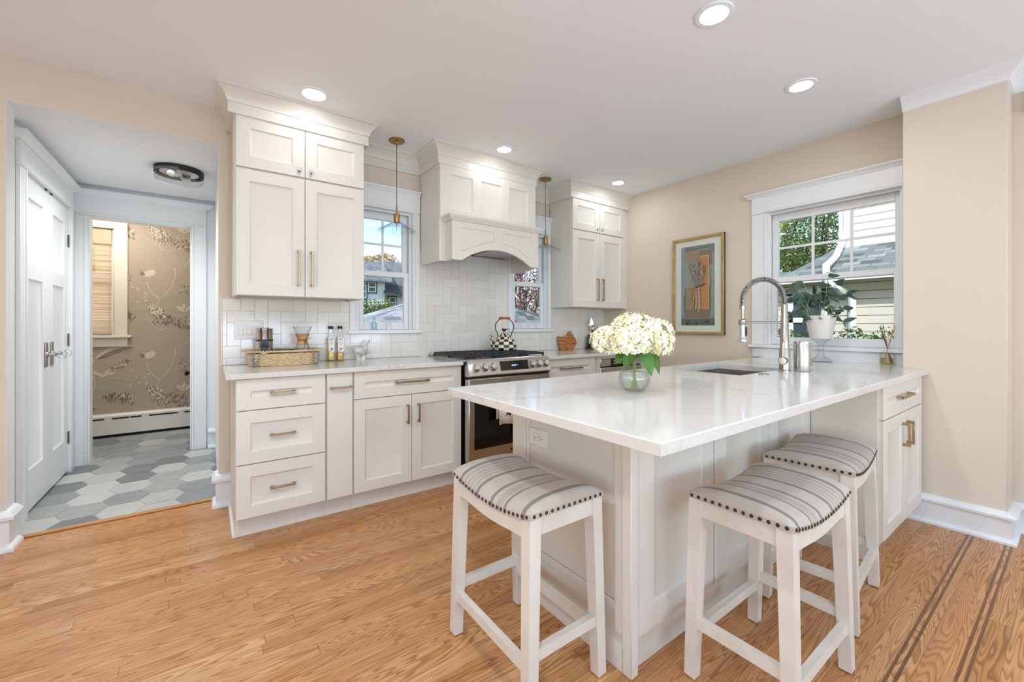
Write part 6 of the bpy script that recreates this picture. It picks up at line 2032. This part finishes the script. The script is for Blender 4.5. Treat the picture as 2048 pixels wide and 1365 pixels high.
hd = thing('hedge', 'low clipped hedge along the neighbor house under the sink window', 'hedge', (5.9, 1.8, -.5))
mb = MB('fol_hedge')
for k in range(9): scatter(mb, (5.95, .2 + k * .35, .64), .30, .30, .52, 1500, .028, 60 + k, .15)
part('foliage', mb, hd, shade=0, recalc=False)
mb = MB('bark')
for k in range(9): mb.tube([(5.95, .2 + k * .35, -.52), (5.97, .22 + k * .35, .5)], .012, 5)
part('stem', mb, hd)
tree('garden_tree', 'tall green leafy tree beyond the corner of the cream house', (12.2, 4.5, -.5), 1.8, [(12, 4.3, 2.2, 1.3, 1.2, 1.2), (12.4, 4.9, 3.6, 1.5, 1.3, 1.2), (11.8, 4.0, 3.4, 1.0, 1.0, 1.1), (12.8, 5.2, 1.4, 1.2, 1.4, 1.0)], 'fol_green', 17000, .045, 21, 16)
tree('maple_tree', 'plum red leafed tree outside the window near the kettle', (7.2, 9.4, -1.0), 1.6, [(6.9, 9.2, 1.9, 1.0, .8, .9), (7.3, 9.2, 2.9, 1.0, .8, 1.0), (6.5, 9.4, 3.0, .8, .7, .9), (7.7, 9.4, 1.5, .8, .7, .8)], 'fol_red', 15000, .032, 22, 10)
# low green roof outside that window
sh = thing('garden_shed', 'low green roofed shed below the plum red tree', 'shed', (5.5, 7, -1))
mb = MB('siding_white'); mb.box(4.6, 6.6, 6.6, 8.0, -1.0, 1.05); part('wall', mb, sh, shade=0)
mb = MB('shingle_green'); mb.prism([(4.4, 6.3, .95), (6.9, 6.3, .95), (6.0, 7.2, 1.38), (4.9, 7.2, 1.58)], (0, 0, .04)); o = part('roof', mb, sh, shade=0); set_uv(o, lambda c: c.x, lambda c: c.y)

# white house behind the window beside the tall cabinet
wh = thing('white_house', 'white sided house with dark grey roofs seen beyond the garage', 'house', (5.8, 18, -1))
mb = MB('siding_white'); mb.box(3.0, 6.25, 18, 24, -1, 3.1); mb.box(6.25, 10, 18.3, 24, -1, 2.5); part('wall', mb, wh, shade=0)
mb = MB('shingle_mid'); mb.prism([(2.6, 17.6, 2.98), (6.45, 17.6, 3.0), (6.9, 20, 4.1), (2.6, 20, 4.1)], (0, 0, .08)); o = part('main_roof', mb, wh, shade=0); set_uv(o, lambda c: c.x, lambda c: c.y)
mb = MB('shingle_mid'); mb.prism([(6.15, 18.9, 3.0), (11, 18.9, 2.55), (11, 20, 4.2), (6.4, 20, 4.2)], (0, 0, .06)); o = part('back_roof', mb, wh, shade=0); set_uv(o, lambda c: c.x, lambda c: c.y)
mb = MB('shingle_dark'); mb.prism([(6.2, 17.8, 2.45), (10.5, 17.8, 2.45), (10.5, 18.9, 2.75), (6.5, 18.9, 3.02), (6.18, 18.5, 3.0)], (0, 0, .05)); o = part('porch_roof', mb, wh, shade=0); set_uv(o, lambda c: c.x, lambda c: c.y)
for (a, b, c, d, yy) in ((5.50, 5.84, 2.56, 3.00, 18.0), (5.02, 5.44, 2.30, 2.86, 18.0), (6.52, 6.84, 1.95, 2.40, 18.3)):
    mb = MB('steel_dark'); mb.box(a - .05, b + .05, yy - .05, yy - .01, c - .05, d + .05); wq = part('window', mb, wh, shade=0)
    mb = MB('outtrim'); mb.box(a, b, yy - .07, yy - .045, c, d); part('sash', mb, wq, shade=0)
    mb = MB('outglass'); mb.box(a + .05, b - .05, yy - .08, yy - .065, c + .04, (c + d) / 2 - .02); mb.box(a + .05, b - .05, yy - .08, yy - .065, (c + d) / 2 + .02, d - .04); part('pane', mb, wq, shade=0)
sb = thing('shrub', 'bushy green shrub in front of the white house', 'shrub', (5.4, 16.5, -1))
mb = MB('fol_shrub')
for k in range(4): scatter(mb, (4.2 + k * .5, 16.2, 1.2), .5, .5, 1.0, 900, .08, 80 + k, .2)
part('foliage', mb, sb, shade=0, recalc=False)
mb = MB('bark'); mb.tube([(5.4, 16.3, -1.1), (5.4, 16.3, .6)], .05, 6); part('stem', mb, sb)
tree('autumn_tree', 'orange autumn tree rising behind the white house', (10.2, 31, -1), 3.0, [(9.4, 30, 4.9, 1.2, 1.0, 1.2), (10.6, 30.5, 5.2, 1.3, 1.0, 1.3), (11.6, 31, 4.6, 1.2, 1.0, 1.1), (8.4, 31, 4.2, 1.2, 1.0, 1.0)], 'fol_orange', 9000, .09, 23, 14)
ga = thing('garage', 'low garage with a pale weathered shingle roof under the window', 'garage', (3.2, 8, -1))
mb = MB('siding_white'); mb.box(.8, 4.1, 6.6, 9.0, -1, .55); part('wall', mb, ga, shade=0)
mb = MB('shingle_pale'); mb.prism([(.4, 6.2, .50), (4.3, 6.2, .67), (4.3, 9.0, 1.82), (.4, 9.0, .65)], (0, 0, .04)); o = part('roof', mb, ga, shade=0); set_uv(o, lambda c: c.x, lambda c: c.y)
mb = MB('outtrim'); mb.tube([(.4, 9.02, .66), (4.3, 9.02, 1.83)], .04, 6); part('ridge_cap', mb, ga)
# bright yard wall outside the washroom blind
